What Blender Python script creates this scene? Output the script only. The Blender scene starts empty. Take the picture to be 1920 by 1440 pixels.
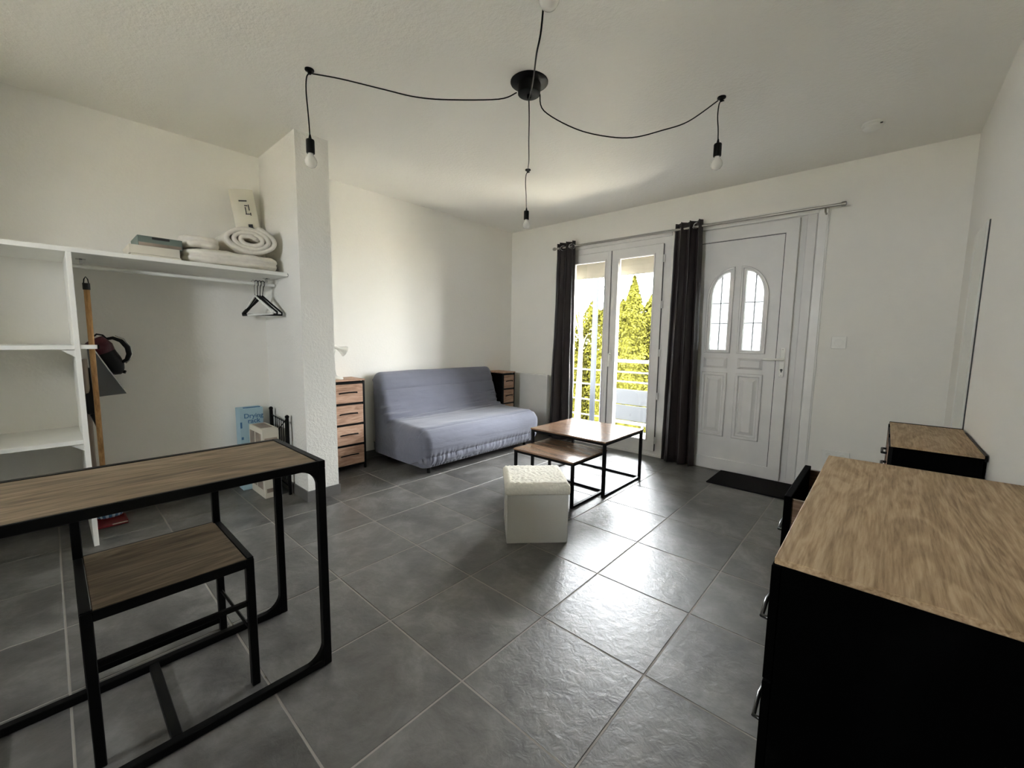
import bpy, bmesh, math, random
from mathutils import Vector, Matrix, noise
random.seed(7)
PI = math.pi
S = bpy.context.scene
COL = S.collection

# ------------------------------------------------------------------ camera
cd = bpy.data.cameras.new('camera'); cam = bpy.data.objects.new('camera', cd); COL.objects.link(cam)
cd.sensor_width = 36.0; cd.sensor_fit = 'HORIZONTAL'; cd.lens = 780.23 / 1920 * 36; cd.clip_start = 0.02
_r = Vector((0.74375, 0.66832, 0.01357)); _f = Vector((-0.66342, 0.74048, -0.10753)); _u = _r.cross(_f).normalized()
cam.matrix_world = Matrix(((_r.x, _u.x, -_f.x, 0), (_r.y, _u.y, -_f.y, 0), (_r.z, _u.z, -_f.z, 1.168), (0, 0, 0, 1)))
S.camera = cam

# ------------------------------------------------------------------ world, sun, exposure
W = bpy.data.worlds.new('world'); S.world = W; W.use_nodes = True
bg = W.node_tree.nodes['Background']; bg.inputs['Color'].default_value = (0.93, 0.97, 1.0, 1); bg.inputs['Strength'].default_value = 5.0
sd = bpy.data.lights.new('sun', 'SUN'); sun = bpy.data.objects.new('sun', sd); COL.objects.link(sun)
sd.energy = 13.0; sd.angle = math.radians(4); sd.color = (1, 0.95, 0.82)
sun.rotation_euler = Vector((-0.22, 0.45, -0.87)).to_track_quat('-Z', 'Y').to_euler(); sun.location = (0, -2, 8)
pd = bpy.data.lights.new('window_portal', 'AREA'); pd.shape = 'RECTANGLE'; pd.size = 1.14; pd.size_y = 2.05
po = bpy.data.objects.new('window_portal', pd); COL.objects.link(po); po.location = (-2.2, 4.36, 1.06)
po.rotation_euler = Vector((0, -1, 0)).to_track_quat('-Z', 'Z').to_euler(); pd.cycles.is_portal = True
S.view_settings.view_transform = 'Standard'; S.view_settings.look = 'None'
S.view_settings.gamma = 1.0; S.view_settings.use_curve_mapping = False
S.view_settings.exposure = 3.72
S.cycles.max_bounces = 16; S.cycles.diffuse_bounces = 10; S.cycles.transparent_max_bounces = 12
p2 = bpy.data.lights.new('added_fill_portal', 'AREA'); p2.shape = 'RECTANGLE'; p2.size = 0.62; p2.size_y = 0.58  # portal for the added fill window behind the camera
p2o = bpy.data.objects.new('added_fill_portal', p2); COL.objects.link(p2o); p2o.location = (-1.6, -2.03, 1.65)
p2o.rotation_euler = Vector((0, 1, 0)).to_track_quat('-Z', 'Z').to_euler(); p2.cycles.is_portal = True

# ------------------------------------------------------------------ materials
def newmat(name):
    m = bpy.data.materials.new(name); m.use_nodes = True
    nt = m.node_tree; return m, nt, nt.nodes['Principled BSDF']
def N(nt, t, **kw):
    n = nt.nodes.new(t)
    for k, v in kw.items():
        if k in n.inputs: n.inputs[k].default_value = v
        else: setattr(n, k, v)
    return n
def ramp(nt, src, stops):
    r = nt.nodes.new('ShaderNodeValToRGB'); nt.links.new(src, r.inputs[0])
    e = r.color_ramp.elements
    while len(e) < len(stops): e.new(0.5)
    for i, (p, c) in enumerate(stops): e[i].position = p; e[i].color = (*c, 1)
    return r.outputs[0]
def bump(nt, b, src, strength=0.2, dist=0.002, prev=None):
    n = nt.nodes.new('ShaderNodeBump'); n.inputs['Strength'].default_value = strength; n.inputs['Distance'].default_value = dist
    nt.links.new(src, n.inputs['Height'])
    if prev: nt.links.new(prev, n.inputs['Normal'])
    nt.links.new(n.outputs[0], b.inputs['Normal']); return n.outputs[0]
def plain(name, col, rough=0.5, metal=0.0, spec=0.5, bs=0, bscale=200, var=0.04, **kw):
    m, nt, b = newmat(name)
    b.inputs['Roughness'].default_value = rough; b.inputs['Metallic'].default_value = metal
    b.inputs['Specular IOR Level'].default_value = spec
    tc = N(nt, 'ShaderNodeTexCoord'); no = N(nt, 'ShaderNodeTexNoise', Scale=bscale if bs else 6.0, Detail=3.0)
    nt.links.new(tc.outputs['Object'], no.inputs['Vector'])
    c = ramp(nt, no.outputs['Fac'], [(0.3, tuple(x * (1 - var) for x in col)), (0.7, tuple(min(1, x * (1 + var)) for x in col))])
    nt.links.new(c, b.inputs['Base Color'])
    if bs: bump(nt, b, no.outputs['Fac'], bs, 0.002)
    for k, v in kw.items(): b.inputs[k].default_value = v
    return m
def stucco(name, col, strength=0.35):
    m, nt, b = newmat(name); b.inputs['Roughness'].default_value = 0.85; b.inputs['Specular IOR Level'].default_value = 0.2
    ge = N(nt, 'ShaderNodeNewGeometry')
    n1 = N(nt, 'ShaderNodeTexNoise', Scale=55.0, Detail=5.0, Roughness=0.6); nt.links.new(ge.outputs['Position'], n1.inputs['Vector'])
    n2 = N(nt, 'ShaderNodeTexNoise', Scale=1.3, Detail=2.0); nt.links.new(ge.outputs['Position'], n2.inputs['Vector'])
    c = ramp(nt, n2.outputs['Fac'], [(0.3, tuple(x * 0.975 for x in col)), (0.7, col)]); nt.links.new(c, b.inputs['Base Color'])
    bump(nt, b, n1.outputs['Fac'], strength, 0.006); return m
def wood(name, dark, mid, light, axis='x', rough=0.5, scale=1.0, swirl=1.0, spec=0.4):
    m, nt, b = newmat(name); b.inputs['Roughness'].default_value = rough; b.inputs['Specular IOR Level'].default_value = spec
    tc = N(nt, 'ShaderNodeTexCoord')
    def mapped(s):
        mp = N(nt, 'ShaderNodeMapping'); nt.links.new(tc.outputs['Object'], mp.inputs['Vector']); mp.inputs['Scale'].default_value = s; return mp.outputs[0]
    a = {'x': (1, 22, 22), 'y': (22, 1, 22), 'z': (22, 22, 1)}[axis]
    b2 = {'x': (0.7, 5, 5), 'y': (5, 0.7, 5), 'z': (5, 5, 0.7)}[axis]
    n0 = N(nt, 'ShaderNodeTexNoise', Scale=1.6 * scale, Detail=4.0, Distortion=swirl); nt.links.new(mapped(b2), n0.inputs['Vector'])
    n1 = N(nt, 'ShaderNodeTexNoise', Scale=9.0 * scale, Detail=6.0, Roughness=0.65, Distortion=0.3); nt.links.new(mapped(a), n1.inputs['Vector'])
    wv = N(nt, 'ShaderNodeMath', operation='MULTIPLY'); nt.links.new(n0.outputs['Fac'], wv.inputs[0]); wv.inputs[1].default_value = 55.0
    sn = N(nt, 'ShaderNodeMath', operation='SINE'); nt.links.new(wv.outputs[0], sn.inputs[0])
    h = N(nt, 'ShaderNodeMath', operation='MULTIPLY_ADD'); nt.links.new(sn.outputs[0], h.inputs[0]); h.inputs[1].default_value = 0.085; nt.links.new(n1.outputs['Fac'], h.inputs[2])
    h2 = N(nt, 'ShaderNodeMath', operation='MULTIPLY_ADD'); nt.links.new(n0.outputs['Fac'], h2.inputs[0]); h2.inputs[1].default_value = 0.5; nt.links.new(h.outputs[0], h2.inputs[2])
    c = ramp(nt, h2.outputs[0], [(0.52, dark), (0.75, mid), (0.98, light)]); nt.links.new(c, b.inputs['Base Color'])
    bump(nt, b, n1.outputs['Fac'], 0.12, 0.001); return m

M = {}
M['wall'] = stucco('white_plaster', (0.84, 0.825, 0.775), 0.22)
M['stub'] = stucco('rough_white_plaster', (0.82, 0.81, 0.765), 0.8)
M['ceil'] = stucco('ceiling_plaster', (0.84, 0.825, 0.775), 0.55)
M['pvc'] = plain('white_pvc', (0.80, 0.79, 0.765), 0.35)
M['pvcdoor'] = plain('door_pvc', (0.72, 0.71, 0.69), 0.4)
M['came'] = plain('grey_came', (0.16, 0.17, 0.18), 0.5)
M['seal'] = plain('dark_seal', (0.05, 0.05, 0.05), 0.6)
M['white'] = plain('white_laminate', (0.84, 0.835, 0.79), 0.45)
M['black'] = plain('black_metal', (0.0022, 0.0022, 0.0022), 0.42, spec=0.16)
M['blackm'] = plain('black_panel', (0.0008, 0.0008, 0.0008), 0.75, spec=0.02)
M['blackp'] = plain('black_plastic', (0.004, 0.004, 0.004), 0.4, spec=0.25)
M['gunmetal'] = plain('gunmetal', (0.10, 0.10, 0.10), 0.25, 1.0)
M['chrome'] = plain('chrome', (0.6, 0.6, 0.6), 0.2, 1.0)
M['steel'] = plain('brushed_steel', (0.42, 0.40, 0.37), 0.35, 1.0)
M['deskwood'] = wood('desk_wood', (0.085, 0.060, 0.036), (0.175, 0.128, 0.080), (0.27, 0.205, 0.135), 'y', 0.62, 0.8, 1.0, 0.25)
M['oak'] = wood('sonoma_oak', (0.235, 0.155, 0.082), (0.39, 0.272, 0.158), (0.52, 0.39, 0.245), 'y', 0.55, 1.0, 1.3, 0.25)
M['tablewood'] = wood('walnut_top', (0.10, 0.058, 0.035), (0.19, 0.115, 0.07), (0.28, 0.18, 0.12), 'x', 0.17, 0.8, 0.8, 0.9)
M['pinewood'] = wood('drawer_print', (0.27, 0.15, 0.095), (0.47, 0.29, 0.20), (0.60, 0.41, 0.30), 'y', 0.6, 0.9, 1.0, 0.3)
M['beech'] = wood('broom_wood', (0.26, 0.13, 0.045), (0.42, 0.23, 0.085), (0.55, 0.33, 0.14), 'z', 0.5, 0.6, 0.5, 0.3)
M['grey_stick'] = plain('grey_stick', (0.36, 0.30, 0.25), 0.5)
M['curtain'] = plain('curtain_satin', (0.030, 0.0225, 0.022), 0.42, bs=0.04, bscale=300, spec=0.6)
M['duvet'] = plain('white_cotton', (0.74, 0.70, 0.63), 0.9, bs=0.5, bscale=45)
M['boxwhite'] = plain('white_card', (0.68, 0.64, 0.54), 0.7)
M['boxgrey'] = plain('grey_green_card', (0.15, 0.19, 0.165), 0.6)
M['sleeve'] = plain('plastic_bag', (0.66, 0.63, 0.53), 0.35)
M['print'] = plain('black_print', (0.03, 0.03, 0.03), 0.6)
M['boxblue'] = plain('pale_blue_card', (0.36, 0.52, 0.60), 0.6)
M['navy'] = plain('navy_print', (0.04, 0.14, 0.30), 0.6)
M['tan'] = plain('tan_print', (0.30, 0.24, 0.19), 0.6, var=0.5)
M['maroon'] = plain('maroon_plastic', (0.07, 0.008, 0.014), 0.3)
M['red'] = plain('red_plastic', (0.22, 0.01, 0.015), 0.35)
M['pan'] = plain('grey_pan', (0.10, 0.105, 0.105), 0.4)
M['blue'] = plain('blue_fibre', (0.10, 0.22, 0.42), 0.9)
M['lblue'] = plain('light_blue_fibre', (0.50, 0.66, 0.78), 0.9)
M['mat'] = plain('coir_black', (0.008, 0.007, 0.007), 0.95, bs=1.0, bscale=150, spec=0.1)
M['mirror'] = plain('mirror_glass', (0.80, 0.83, 0.80), 0.02, 1.0)
M['shutter'] = plain('shutter_beige', (0.22, 0.20, 0.16), 0.6, spec=0.1)
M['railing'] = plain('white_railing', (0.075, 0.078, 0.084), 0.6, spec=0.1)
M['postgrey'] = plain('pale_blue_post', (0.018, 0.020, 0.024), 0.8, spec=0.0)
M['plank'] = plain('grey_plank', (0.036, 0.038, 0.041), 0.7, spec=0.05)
M['deck'] = plain('pale_deck', (0.24, 0.23, 0.21), 0.8, spec=0.1)
M['grass'] = plain('pale_gravel', (0.50, 0.47, 0.40), 0.9, bs=0.6, bscale=30, var=0.3)
M['leaf'] = plain('thuja_leaf', (0.021, 0.0205, 0.0036), 0.9, spec=0.0, var=0.6)
M['leafb'] = plain('birch_leaf', (0.03, 0.036, 0.012), 0.6, var=0.3)
M['bark'] = plain('bark', (0.12, 0.10, 0.08), 0.9)
M['facade'] = plain('outside_render', (0.75, 0.73, 0.70), 0.8)
M['rad'] = plain('radiator_enamel', (0.72, 0.71, 0.68), 0.4)
M['blacktop'] = plain('black_fabric', (0.001, 0.001, 0.0012), 0.9, spec=0.03)

# plush ottoman lid / felt sides
M['plush'] = plain('cream_plush', (0.80, 0.77, 0.68), 0.95, bs=1.0, bscale=90)
M['felt'] = plain('white_felt', (0.66, 0.655, 0.62), 0.9, bs=0.15, bscale=250)

# sofa cover
m, nt, b = newmat('grey_cotton_cover'); b.inputs['Roughness'].default_value = 0.85; b.inputs['Specular IOR Level'].default_value = 0.25
b.inputs['Sheen Weight'].default_value = 0.25; b.inputs['Sheen Roughness'].default_value = 0.5
tc = N(nt, 'ShaderNodeTexCoord'); n1 = N(nt, 'ShaderNodeTexNoise', Scale=3.0, Detail=3.0); nt.links.new(tc.outputs['Object'], n1.inputs['Vector'])
c = ramp(nt, n1.outputs['Fac'], [(0.3, (0.150, 0.155, 0.195)), (0.7, (0.170, 0.176, 0.220))]); nt.links.new(c, b.inputs['Base Color'])
mp = N(nt, 'ShaderNodeMapping'); mp.inputs['Scale'].default_value = (9, 2.2, 9); nt.links.new(tc.outputs['Object'], mp.inputs['Vector'])
n2 = N(nt, 'ShaderNodeTexNoise', Scale=2.0, Detail=3.0, Distortion=0.6); nt.links.new(mp.outputs[0], n2.inputs['Vector'])
n3 = N(nt, 'ShaderNodeTexNoise', Scale=350.0, Detail=1.0); nt.links.new(tc.outputs['Object'], n3.inputs['Vector'])
pr_ = bump(nt, b, n2.outputs['Fac'], 0.5, 0.012); bump(nt, b, n3.outputs['Fac'], 0.1, 0.001, pr_)
M['sofa'] = m

# floor tile: slate-look porcelain with fine relief
m, nt, b = newmat('slate_tile'); b.inputs['Specular IOR Level'].default_value = 1.0
ge = N(nt, 'ShaderNodeNewGeometry'); oi = N(nt, 'ShaderNodeObjectInfo')
sc = N(nt, 'ShaderNodeMath', operation='MULTIPLY'); sc.inputs[1].default_value = 37.0; nt.links.new(oi.outputs['Random'], sc.inputs[0])
cx = N(nt, 'ShaderNodeCombineXYZ'); nt.links.new(sc.outputs[0], cx.inputs[0]); nt.links.new(sc.outputs[0], cx.inputs[2])
ad = N(nt, 'ShaderNodeVectorMath', operation='ADD'); nt.links.new(ge.outputs['Position'], ad.inputs[0]); nt.links.new(cx.outputs[0], ad.inputs[1])
n1 = N(nt, 'ShaderNodeTexNoise', Scale=4.5, Detail=7.0, Roughness=0.68, Distortion=0.4); nt.links.new(ad.outputs[0], n1.inputs['Vector'])
c = ramp(nt, n1.outputs['Fac'], [(0.30, (0.040, 0.037, 0.034)), (0.50, (0.095, 0.090, 0.083)), (0.70, (0.185, 0.177, 0.166))]); nt.links.new(c, b.inputs['Base Color'])
n2 = N(nt, 'ShaderNodeTexNoise', Scale=24.0, Detail=5.0, Roughness=0.6, Distortion=0.5); nt.links.new(ad.outputs[0], n2.inputs['Vector'])
n3 = N(nt, 'ShaderNodeTexNoise', Scale=120.0, Detail=2.0); nt.links.new(ad.outputs[0], n3.inputs['Vector'])
p_ = bump(nt, b, n2.outputs['Fac'], 0.5, 0.0045); bump(nt, b, n3.outputs['Fac'], 0.12, 0.0008, p_)
rr = N(nt, 'ShaderNodeMapRange'); rr.inputs['To Min'].default_value = 0.33; rr.inputs['To Max'].default_value = 0.46; nt.links.new(n1.outputs['Fac'], rr.inputs['Value'])
nt.links.new(rr.outputs[0], b.inputs['Roughness'])
M['tile'] = m
M['grout'] = plain('grout', (0.30, 0.28, 0.25), 0.9)
M['plinth'] = plain('plinth_tile', (0.12, 0.115, 0.108), 0.45, var=0.15)

# clear pane: thin sheet that lets light straight through and mirrors a little of it
m, nt, b = newmat('clear_glass'); nt.nodes.remove(b)
tr = N(nt, 'ShaderNodeBsdfTransparent'); gl = N(nt, 'ShaderNodeBsdfGlossy', Roughness=0.02); mx = N(nt, 'ShaderNodeMixShader')
fr = N(nt, 'ShaderNodeFresnel', IOR=1.35)
nt.links.new(fr.outputs[0], mx.inputs[0]); nt.links.new(tr.outputs[0], mx.inputs[1]); nt.links.new(gl.outputs[0], mx.inputs[2])
nt.links.new(mx.outputs[0], nt.nodes['Material Output'].inputs[0]); M['glass'] = m
# frosted pane
m, nt, b = newmat('frosted_glass'); nt.nodes.remove(b)
tl = N(nt, 'ShaderNodeBsdfTranslucent'); tl.inputs['Color'].default_value = (0.36, 0.37, 0.37, 1); tr = N(nt, 'ShaderNodeBsdfTransparent'); mx = N(nt, 'ShaderNodeMixShader'); mx.inputs[0].default_value = 0.008
nt.links.new(tl.outputs[0], mx.inputs[1]); nt.links.new(tr.outputs[0], mx.inputs[2]); nt.links.new(mx.outputs[0], nt.nodes['Material Output'].inputs[0]); M['frost'] = m
# bulb glass: milky
m, nt, b = newmat('milky_bulb'); b.inputs['Base Color'].default_value = (0.88, 0.87, 0.83, 1); b.inputs['Roughness'].default_value = 0.12
b.inputs['Transmission Weight'].default_value = 0.35; M['bulb'] = m

# ------------------------------------------------------------------ building helpers
class B:
    def __init__(s): s.bm = bmesh.new()
    def box(s, x0, x1, y0, y1, z0, z1, rot=None):
        vs = [s.bm.verts.new((x, y, z)) for z in (z0, z1) for y in (y0, y1) for x in (x0, x1)]
        for f in ((0, 2, 3, 1), (4, 5, 7, 6), (0, 1, 5, 4), (2, 6, 7, 3), (0, 4, 6, 2), (1, 3, 7, 5)): s.bm.faces.new([vs[i] for i in f])
        if rot: bmesh.ops.rotate(s.bm, verts=vs, cent=rot[0], matrix=Matrix.Rotation(rot[1], 3, rot[2]))
        return s
    def tube(s, pts, r, n=10, closed=False, cap=True):
        pts = [Vector(p) for p in pts]; m_ = len(pts); rs = r if isinstance(r, (list, tuple)) else [r] * m_
        rings = []; up = None
        for i, p in enumerate(pts):
            a = pts[(i - 1) % m_] if (i or closed) else p; c = pts[(i + 1) % m_] if (i < m_ - 1 or closed) else p
            t = (c - a).normalized()
            if up is None: up = t.orthogonal().normalized()
            else: up = (up - t * up.dot(t)).normalized()
            w = t.cross(up)
            rings.append([s.bm.verts.new(p + (up * math.cos(q) + w * math.sin(q)) * rs[i]) for q in (2 * PI * k / n for k in range(n))])
        for i in range(m_ if closed else m_ - 1):
            A = rings[i]; C_ = rings[(i + 1) % m_]
            for k in range(n): s.bm.faces.new((A[k], A[(k + 1) % n], C_[(k + 1) % n], C_[k]))
        if cap and not closed: s.bm.faces.new(rings[0][::-1]); s.bm.faces.new(rings[-1])
        return s
    def lathe(s, prof, c, n=24, axis='z'):
        rings = []
        for (r, h) in prof:
            ring = []
            for k in range(n):
                a = 2 * PI * k / n; u, v = r * math.cos(a), r * math.sin(a)
                p = {'z': (u, v, h), 'y': (u, h, v), 'x': (h, u, v)}[axis]
                ring.append(s.bm.verts.new(Vector(c) + Vector(p)))
            rings.append(ring)
        for A, C_ in zip(rings, rings[1:]):
            for k in range(n): s.bm.faces.new((A[k], A[(k + 1) % n], C_[(k + 1) % n], C_[k]))
        s.bm.faces.new(rings[0]); s.bm.faces.new(rings[-1])
        return s
    def prism(s, poly, axis, a0, a1):
        def P(u, v, a): return {'x': (a, u, v), 'y': (u, a, v), 'z': (u, v, a)}[axis]
        A = [s.bm.verts.new(P(u, v, a0)) for u, v in poly]; C_ = [s.bm.verts.new(P(u, v, a1)) for u, v in poly]
        n = len(poly)
        for k in range(n): s.bm.faces.new((A[k], A[(k + 1) % n], C_[(k + 1) % n], C_[k]))
        s.bm.faces.new(A); s.bm.faces.new(C_[::-1]); return s
    def grid(s, rows, closed_u=False, closed_v=False):
        g = [[s.bm.verts.new(p) for p in r] for r in rows]; m_ = len(g); n = len(g[0])
        for i in range(m_ if closed_u else m_ - 1):
            for k in range(n if closed_v else n - 1):
                s.bm.faces.new((g[i][k], g[i][(k + 1) % n], g[(i + 1) % m_][(k + 1) % n], g[(i + 1) % m_][k]))
        return g
def obj(name, b, mat, parent=None, bevel=0, smooth=False, label=None, seg=1, solid=0, kind=None, sub=0):
    bm = b.bm; bmesh.ops.recalc_face_normals(bm, faces=bm.faces)
    if bevel: bmesh.ops.bevel(bm, geom=[e for e in bm.edges if len(e.link_faces) == 2 and e.calc_face_angle(0) > 0.6], offset=bevel, segments=seg, affect='EDGES', profile=0.5, clamp_overlap=True)
    root = parent
    while root is not None and root.parent is not None: root = root.parent
    if root is not None:
        inv = Matrix.Translation(-Vector(root['_o'])) if '_o' in root else Matrix.Identity(4)
        bmesh.ops.transform(bm, matrix=inv, verts=bm.verts)
    me = bpy.data.meshes.new(name); bm.to_mesh(me); bm.free()
    if smooth:
        me.polygons.foreach_set('use_smooth', [True] * len(me.polygons))
        if smooth != 'all': me.set_sharp_from_angle(angle=math.radians(40))
    me.materials.append(mat if not isinstance(mat, str) else M[mat])
    o = bpy.data.objects.new(name, me); COL.objects.link(o)
    if parent is not None: o.parent = parent
    if solid: md = o.modifiers.new('s', 'SOLIDIFY'); md.thickness = solid; md.offset = 0
    if sub: md = o.modifiers.new('ss', 'SUBSURF'); md.levels = sub; md.render_levels = sub
    if label: o['label'] = label
    if kind: o['kind'] = kind
    return o
def thing(name, label, cat, o=(0, 0, 0), loc=None, rot=0, group=None):
    """o: world point its parts are modelled round; loc: where it stands (default o)"""
    e = bpy.data.objects.new(name, None); COL.objects.link(e); e.empty_display_size = 0.1
    e['_o'] = tuple(o); e.location = o if loc is None else loc; e.rotation_euler = (0, 0, rot)
    e['label'] = label; e['category'] = cat
    if group: e['group'] = group
    return e
def tag(o, label, cat, group=None):
    o['label'] = label; o['category'] = cat
    if group: o['group'] = group
    return o
def single(name, b, mat, label, cat, o=(0, 0, 0), group=None, **kw):
    bmesh.ops.translate(b.bm, vec=-Vector(o), verts=b.bm.verts)
    ob = obj(name, b, mat, None, **kw); ob.location = o; return tag(ob, label, cat, group)
def struct(name, b, mat, parent=None, **kw):
    o = obj(name, b, mat, parent, **kw)
    if parent is None: o['kind'] = 'structure'
    return o
def text_mesh(name, s, size, mat, parent, mw, extrude=0.0006, label=None):
    c = bpy.data.curves.new(name, 'FONT'); c.body = s; c.size = size; c.extrude = extrude; c.align_x = 'CENTER'; c.space_line = 0.8; c.offset = size * 0.012
    t = bpy.data.objects.new(name, c); COL.objects.link(t); dg = bpy.context.evaluated_depsgraph_get()
    me = bpy.data.meshes.new_from_object(t.evaluated_get(dg)); bpy.data.objects.remove(t)
    root = parent
    while root.parent: root = root.parent
    me.transform(Matrix.Translation(-Vector(root['_o'])) @ mw); me.materials.clear(); me.materials.append(M[mat])
    o = bpy.data.objects.new(name, me); COL.objects.link(o); o.parent = parent
    if label: o['label'] = label
    return o
def plate(name, outer, holes, y0, y1, mat, parent, bevel=0.0, label=None):
    """flat plate in the XZ plane with holes, between depths y0 and y1"""
    c = bpy.data.curves.new(name, 'CURVE'); c.dimensions = '2D'; c.fill_mode = 'BOTH'; c.extrude = (y1 - y0) / 2 - bevel
    c.bevel_depth = bevel; c.bevel_resolution = 0
    if bevel: c.offset = -bevel
    for poly in [outer] + holes:
        sp = c.splines.new('POLY'); sp.points.add(len(poly) - 1); sp.use_cyclic_u = True
        for p, (x, z) in zip(sp.points, poly): p.co = (x, z, 0, 1)
    t = bpy.data.objects.new(name, c); COL.objects.link(t); dg = bpy.context.evaluated_depsgraph_get()
    me = bpy.data.meshes.new_from_object(t.evaluated_get(dg)); bpy.data.objects.remove(t)
    mw = Matrix(((1, 0, 0, 0), (0, 0, -1, (y0 + y1) / 2), (0, 1, 0, 0), (0, 0, 0, 1)))
    root = parent
    while root and root.parent: root = root.parent
    inv = Matrix.Translation(-Vector(root['_o'])) if root and '_o' in root else Matrix.Identity(4)
    me.transform(inv @ mw); me.materials.clear(); me.materials.append(M[mat])
    o = bpy.data.objects.new(name, me); COL.objects.link(o)
    if parent: o.parent = parent
    if label: o['label'] = label
    return o
def rect(x0, x1, z0, z1): return [(x0, z0), (x1, z0), (x1, z1), (x0, z1)]

# ================================================================== ROOM SHELL
XL, XR, YB, YF, H = -3.65, 0.33, 4.04, -1.8, 2.5
T = 0.22
# floor slab carries the grout; each tile is its own piece
fl = struct('floor', B().box(XL, XR, YF, YB, -0.12, -0.0016), 'grout')
tile_me = {}
tx0, ty0, P_, g_ = -0.5414, 1.321, 0.4503, 0.0065
for i in range(-7, 3):
    for j in range(-8, 7):
        a, b_, c_, d_ = tx0 + i * P_ + g_ / 2, tx0 + (i + 1) * P_ - g_ / 2, ty0 + j * P_ + g_ / 2, ty0 + (j + 1) * P_ - g_ / 2
        a, b_, c_, d_ = max(a, XL + .002), min(b_, XR - .002), max(c_, YF + .002), min(d_, YB - .002)
        if b_ - a < 0.02 or d_ - c_ < 0.02: continue
        key = (round(b_ - a, 4), round(d_ - c_, 4))
        if key not in tile_me:
            bb = B().box(-key[0] / 2, key[0] / 2, -key[1] / 2, key[1] / 2, -0.0095, 0.0)
            o = obj('tile', bb, 'tile', None, bevel=0.0012); tile_me[key] = o.data; o.parent = fl
        else:
            o = bpy.data.objects.new('tile', tile_me[key]); COL.objects.link(o); o.parent = fl
        o.location = ((a + b_) / 2, (c_ + d_) / 2, 0.0)
struct('ceiling', B().box(XL - T, XR + T, YF - T, YB + T, H, H + 0.3), 'ceil')
struct('wall_left', B().box(XL - T, XL, YF - T, YB + T, -0.12, H), 'wall')
struct('wall_right', B().box(XR, XR + T, YF - T, YB + T, -0.12, H), 'wall')
b = B().box(XL, -1.91, YF - T, YF, -0.12, H).box(-1.29, XR, YF - T, YF, -0.12, H).box(-1.91, -1.29, YF - T, YF, -0.12, 1.36).box(-1.91, -1.29, YF - T, YF, 1.94, H)  # opening cut for the added fill window, out of view
struct('wall_front', b, 'wall')
w2 = bpy.data.objects.new('added_fill_window', None); COL.objects.link(w2); w2['_o'] = (-1.6, YF - .1, 1.3); w2.location = (-1.6, YF - .1, 1.3); w2['kind'] = 'structure'  # unseen window, added to brighten the closet side with daylight
plate('window_frame', rect(-1.91, -1.29, 1.36, 1.94), [rect(-1.87, -1.33, 1.40, 1.90)], YF - .12, YF - .06, 'pvc', w2)
obj('pane', B().box(-1.88, -1.32, YF - .093, YF - .087, 1.39, 1.91), 'glass', w2)
# window wall: piers and lintel round the window opening and the door opening
WX0, WX1, DX0, DX1, HZ = -2.86, -1.60, -1.50, -0.475, 2.215
b = B().box(XL, WX0, YB, YB + T, -0.12, H).box(WX1, DX0, YB, YB + T, -0.12, H).box(DX1, XR, YB, YB + T, -0.12, H)
b.box(WX0, WX1, YB, YB + T, HZ, H).box(DX0, DX1, YB, YB + T, HZ, H).box(WX0, WX1, YB, YB + T, -0.12, 0.0).box(DX0, DX1, YB, YB + T, -0.12, 0.0)
struct('wall_back', b, 'wall')
# stub wall between the closet and the sofa nook
struct('wall_partition', B().box(XL, -2.965, 1.165, 1.385, 0, H), 'stub')
# plinths
def bb(x0, x1, y0, y1, h=0.075): return B().box(x0, x1, y0, y1, 0.0, h)
struct('baseboard_left', bb(XL, XL + .009, YF, 1.156), 'plinth')
struct('baseboard_nook', bb(XL, XL + .009, 1.394, YB), 'plinth')
struct('baseboard_partition_side', bb(XL + .009, -2.956, 1.156, 1.165), 'plinth')
struct('baseboard_partition_end', bb(-2.965, -2.956, 1.165, 1.385), 'plinth')
struct('baseboard_partition_back', bb(XL + .009, -2.956, 1.385, 1.394), 'plinth')
struct('baseboard_back_left', bb(XL + .009, WX0 - .005, YB - .009, YB), 'plinth')
struct('baseboard_back_right', bb(-0.405, XR, YB - .009, YB), 'plinth')
struct('baseboard_right', bb(XR - .009, XR, YF, YB - .009), 'plinth')

# ------------------------------------------------------------------ window (casement pair)
win = bpy.data.objects.new('window_1', None); COL.objects.link(win); win['_o'] = (WX0, YB, 0); win.location = (WX0, YB, 0); win['kind'] = 'structure'
plate('window_frame', rect(WX0, WX1, 0.0, HZ), [rect(WX0 + .09, WX1 - .095, 0.09, 2.085)], YB + .005, YB + .075, 'pvc', win)
b = B().box(WX0 + .02, WX1, YB - .012, YB + .01, 2.165, 2.225); obj('head_casing', b, 'pvc', win, bevel=.004)
def sash(x0, x1, px0, px1, y0):
    s = plate('sash', rect(x0, x1, 0.05, 2.105), [rect(px0, px1, 0.165, 2.01)], y0, y0 + .06, 'pvc', win, bevel=.004)
    g = B().box(px0 - .01, px1 + .01, y0 + .028, y0 + .034, 0.155, 2.02); obj('pane', g, 'glass', s)
    q = plate('glazing_bead', rect(px0 - .012, px1 + .012, 0.153, 2.022), [rect(px0, px1, 0.165, 2.01)], y0 - .006, y0 + .004, 'pvc', s)
    return s
sR = sash(-2.225, -1.675, -2.145, -1.765, YB - .012)
sL = sash(-2.80, -2.240, -2.70, -2.305, YB - .008)
obj('mullion_cover', B().box(-2.262, -2.228, YB - .022, YB - .010, 0.06, 2.10), 'pvc', win, bevel=.004)
obj('seal_line', B().box(-2.227, -2.223, YB - .0165, YB - .006, 0.06, 2.10), 'seal', win)
obj('seal_line', B().box(-1.676, -1.672, YB - .010, YB + .006, 0.06, 2.10), 'seal', win)
for z in (0.17, 0.62, 1.05, 1.52, 1.96): obj('hinge', B().lathe([(.008, -.035), (.009, 0), (.008, .035)], (-1.664, YB - .012, z), 10), 'pvc', win, smooth=True)
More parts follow.
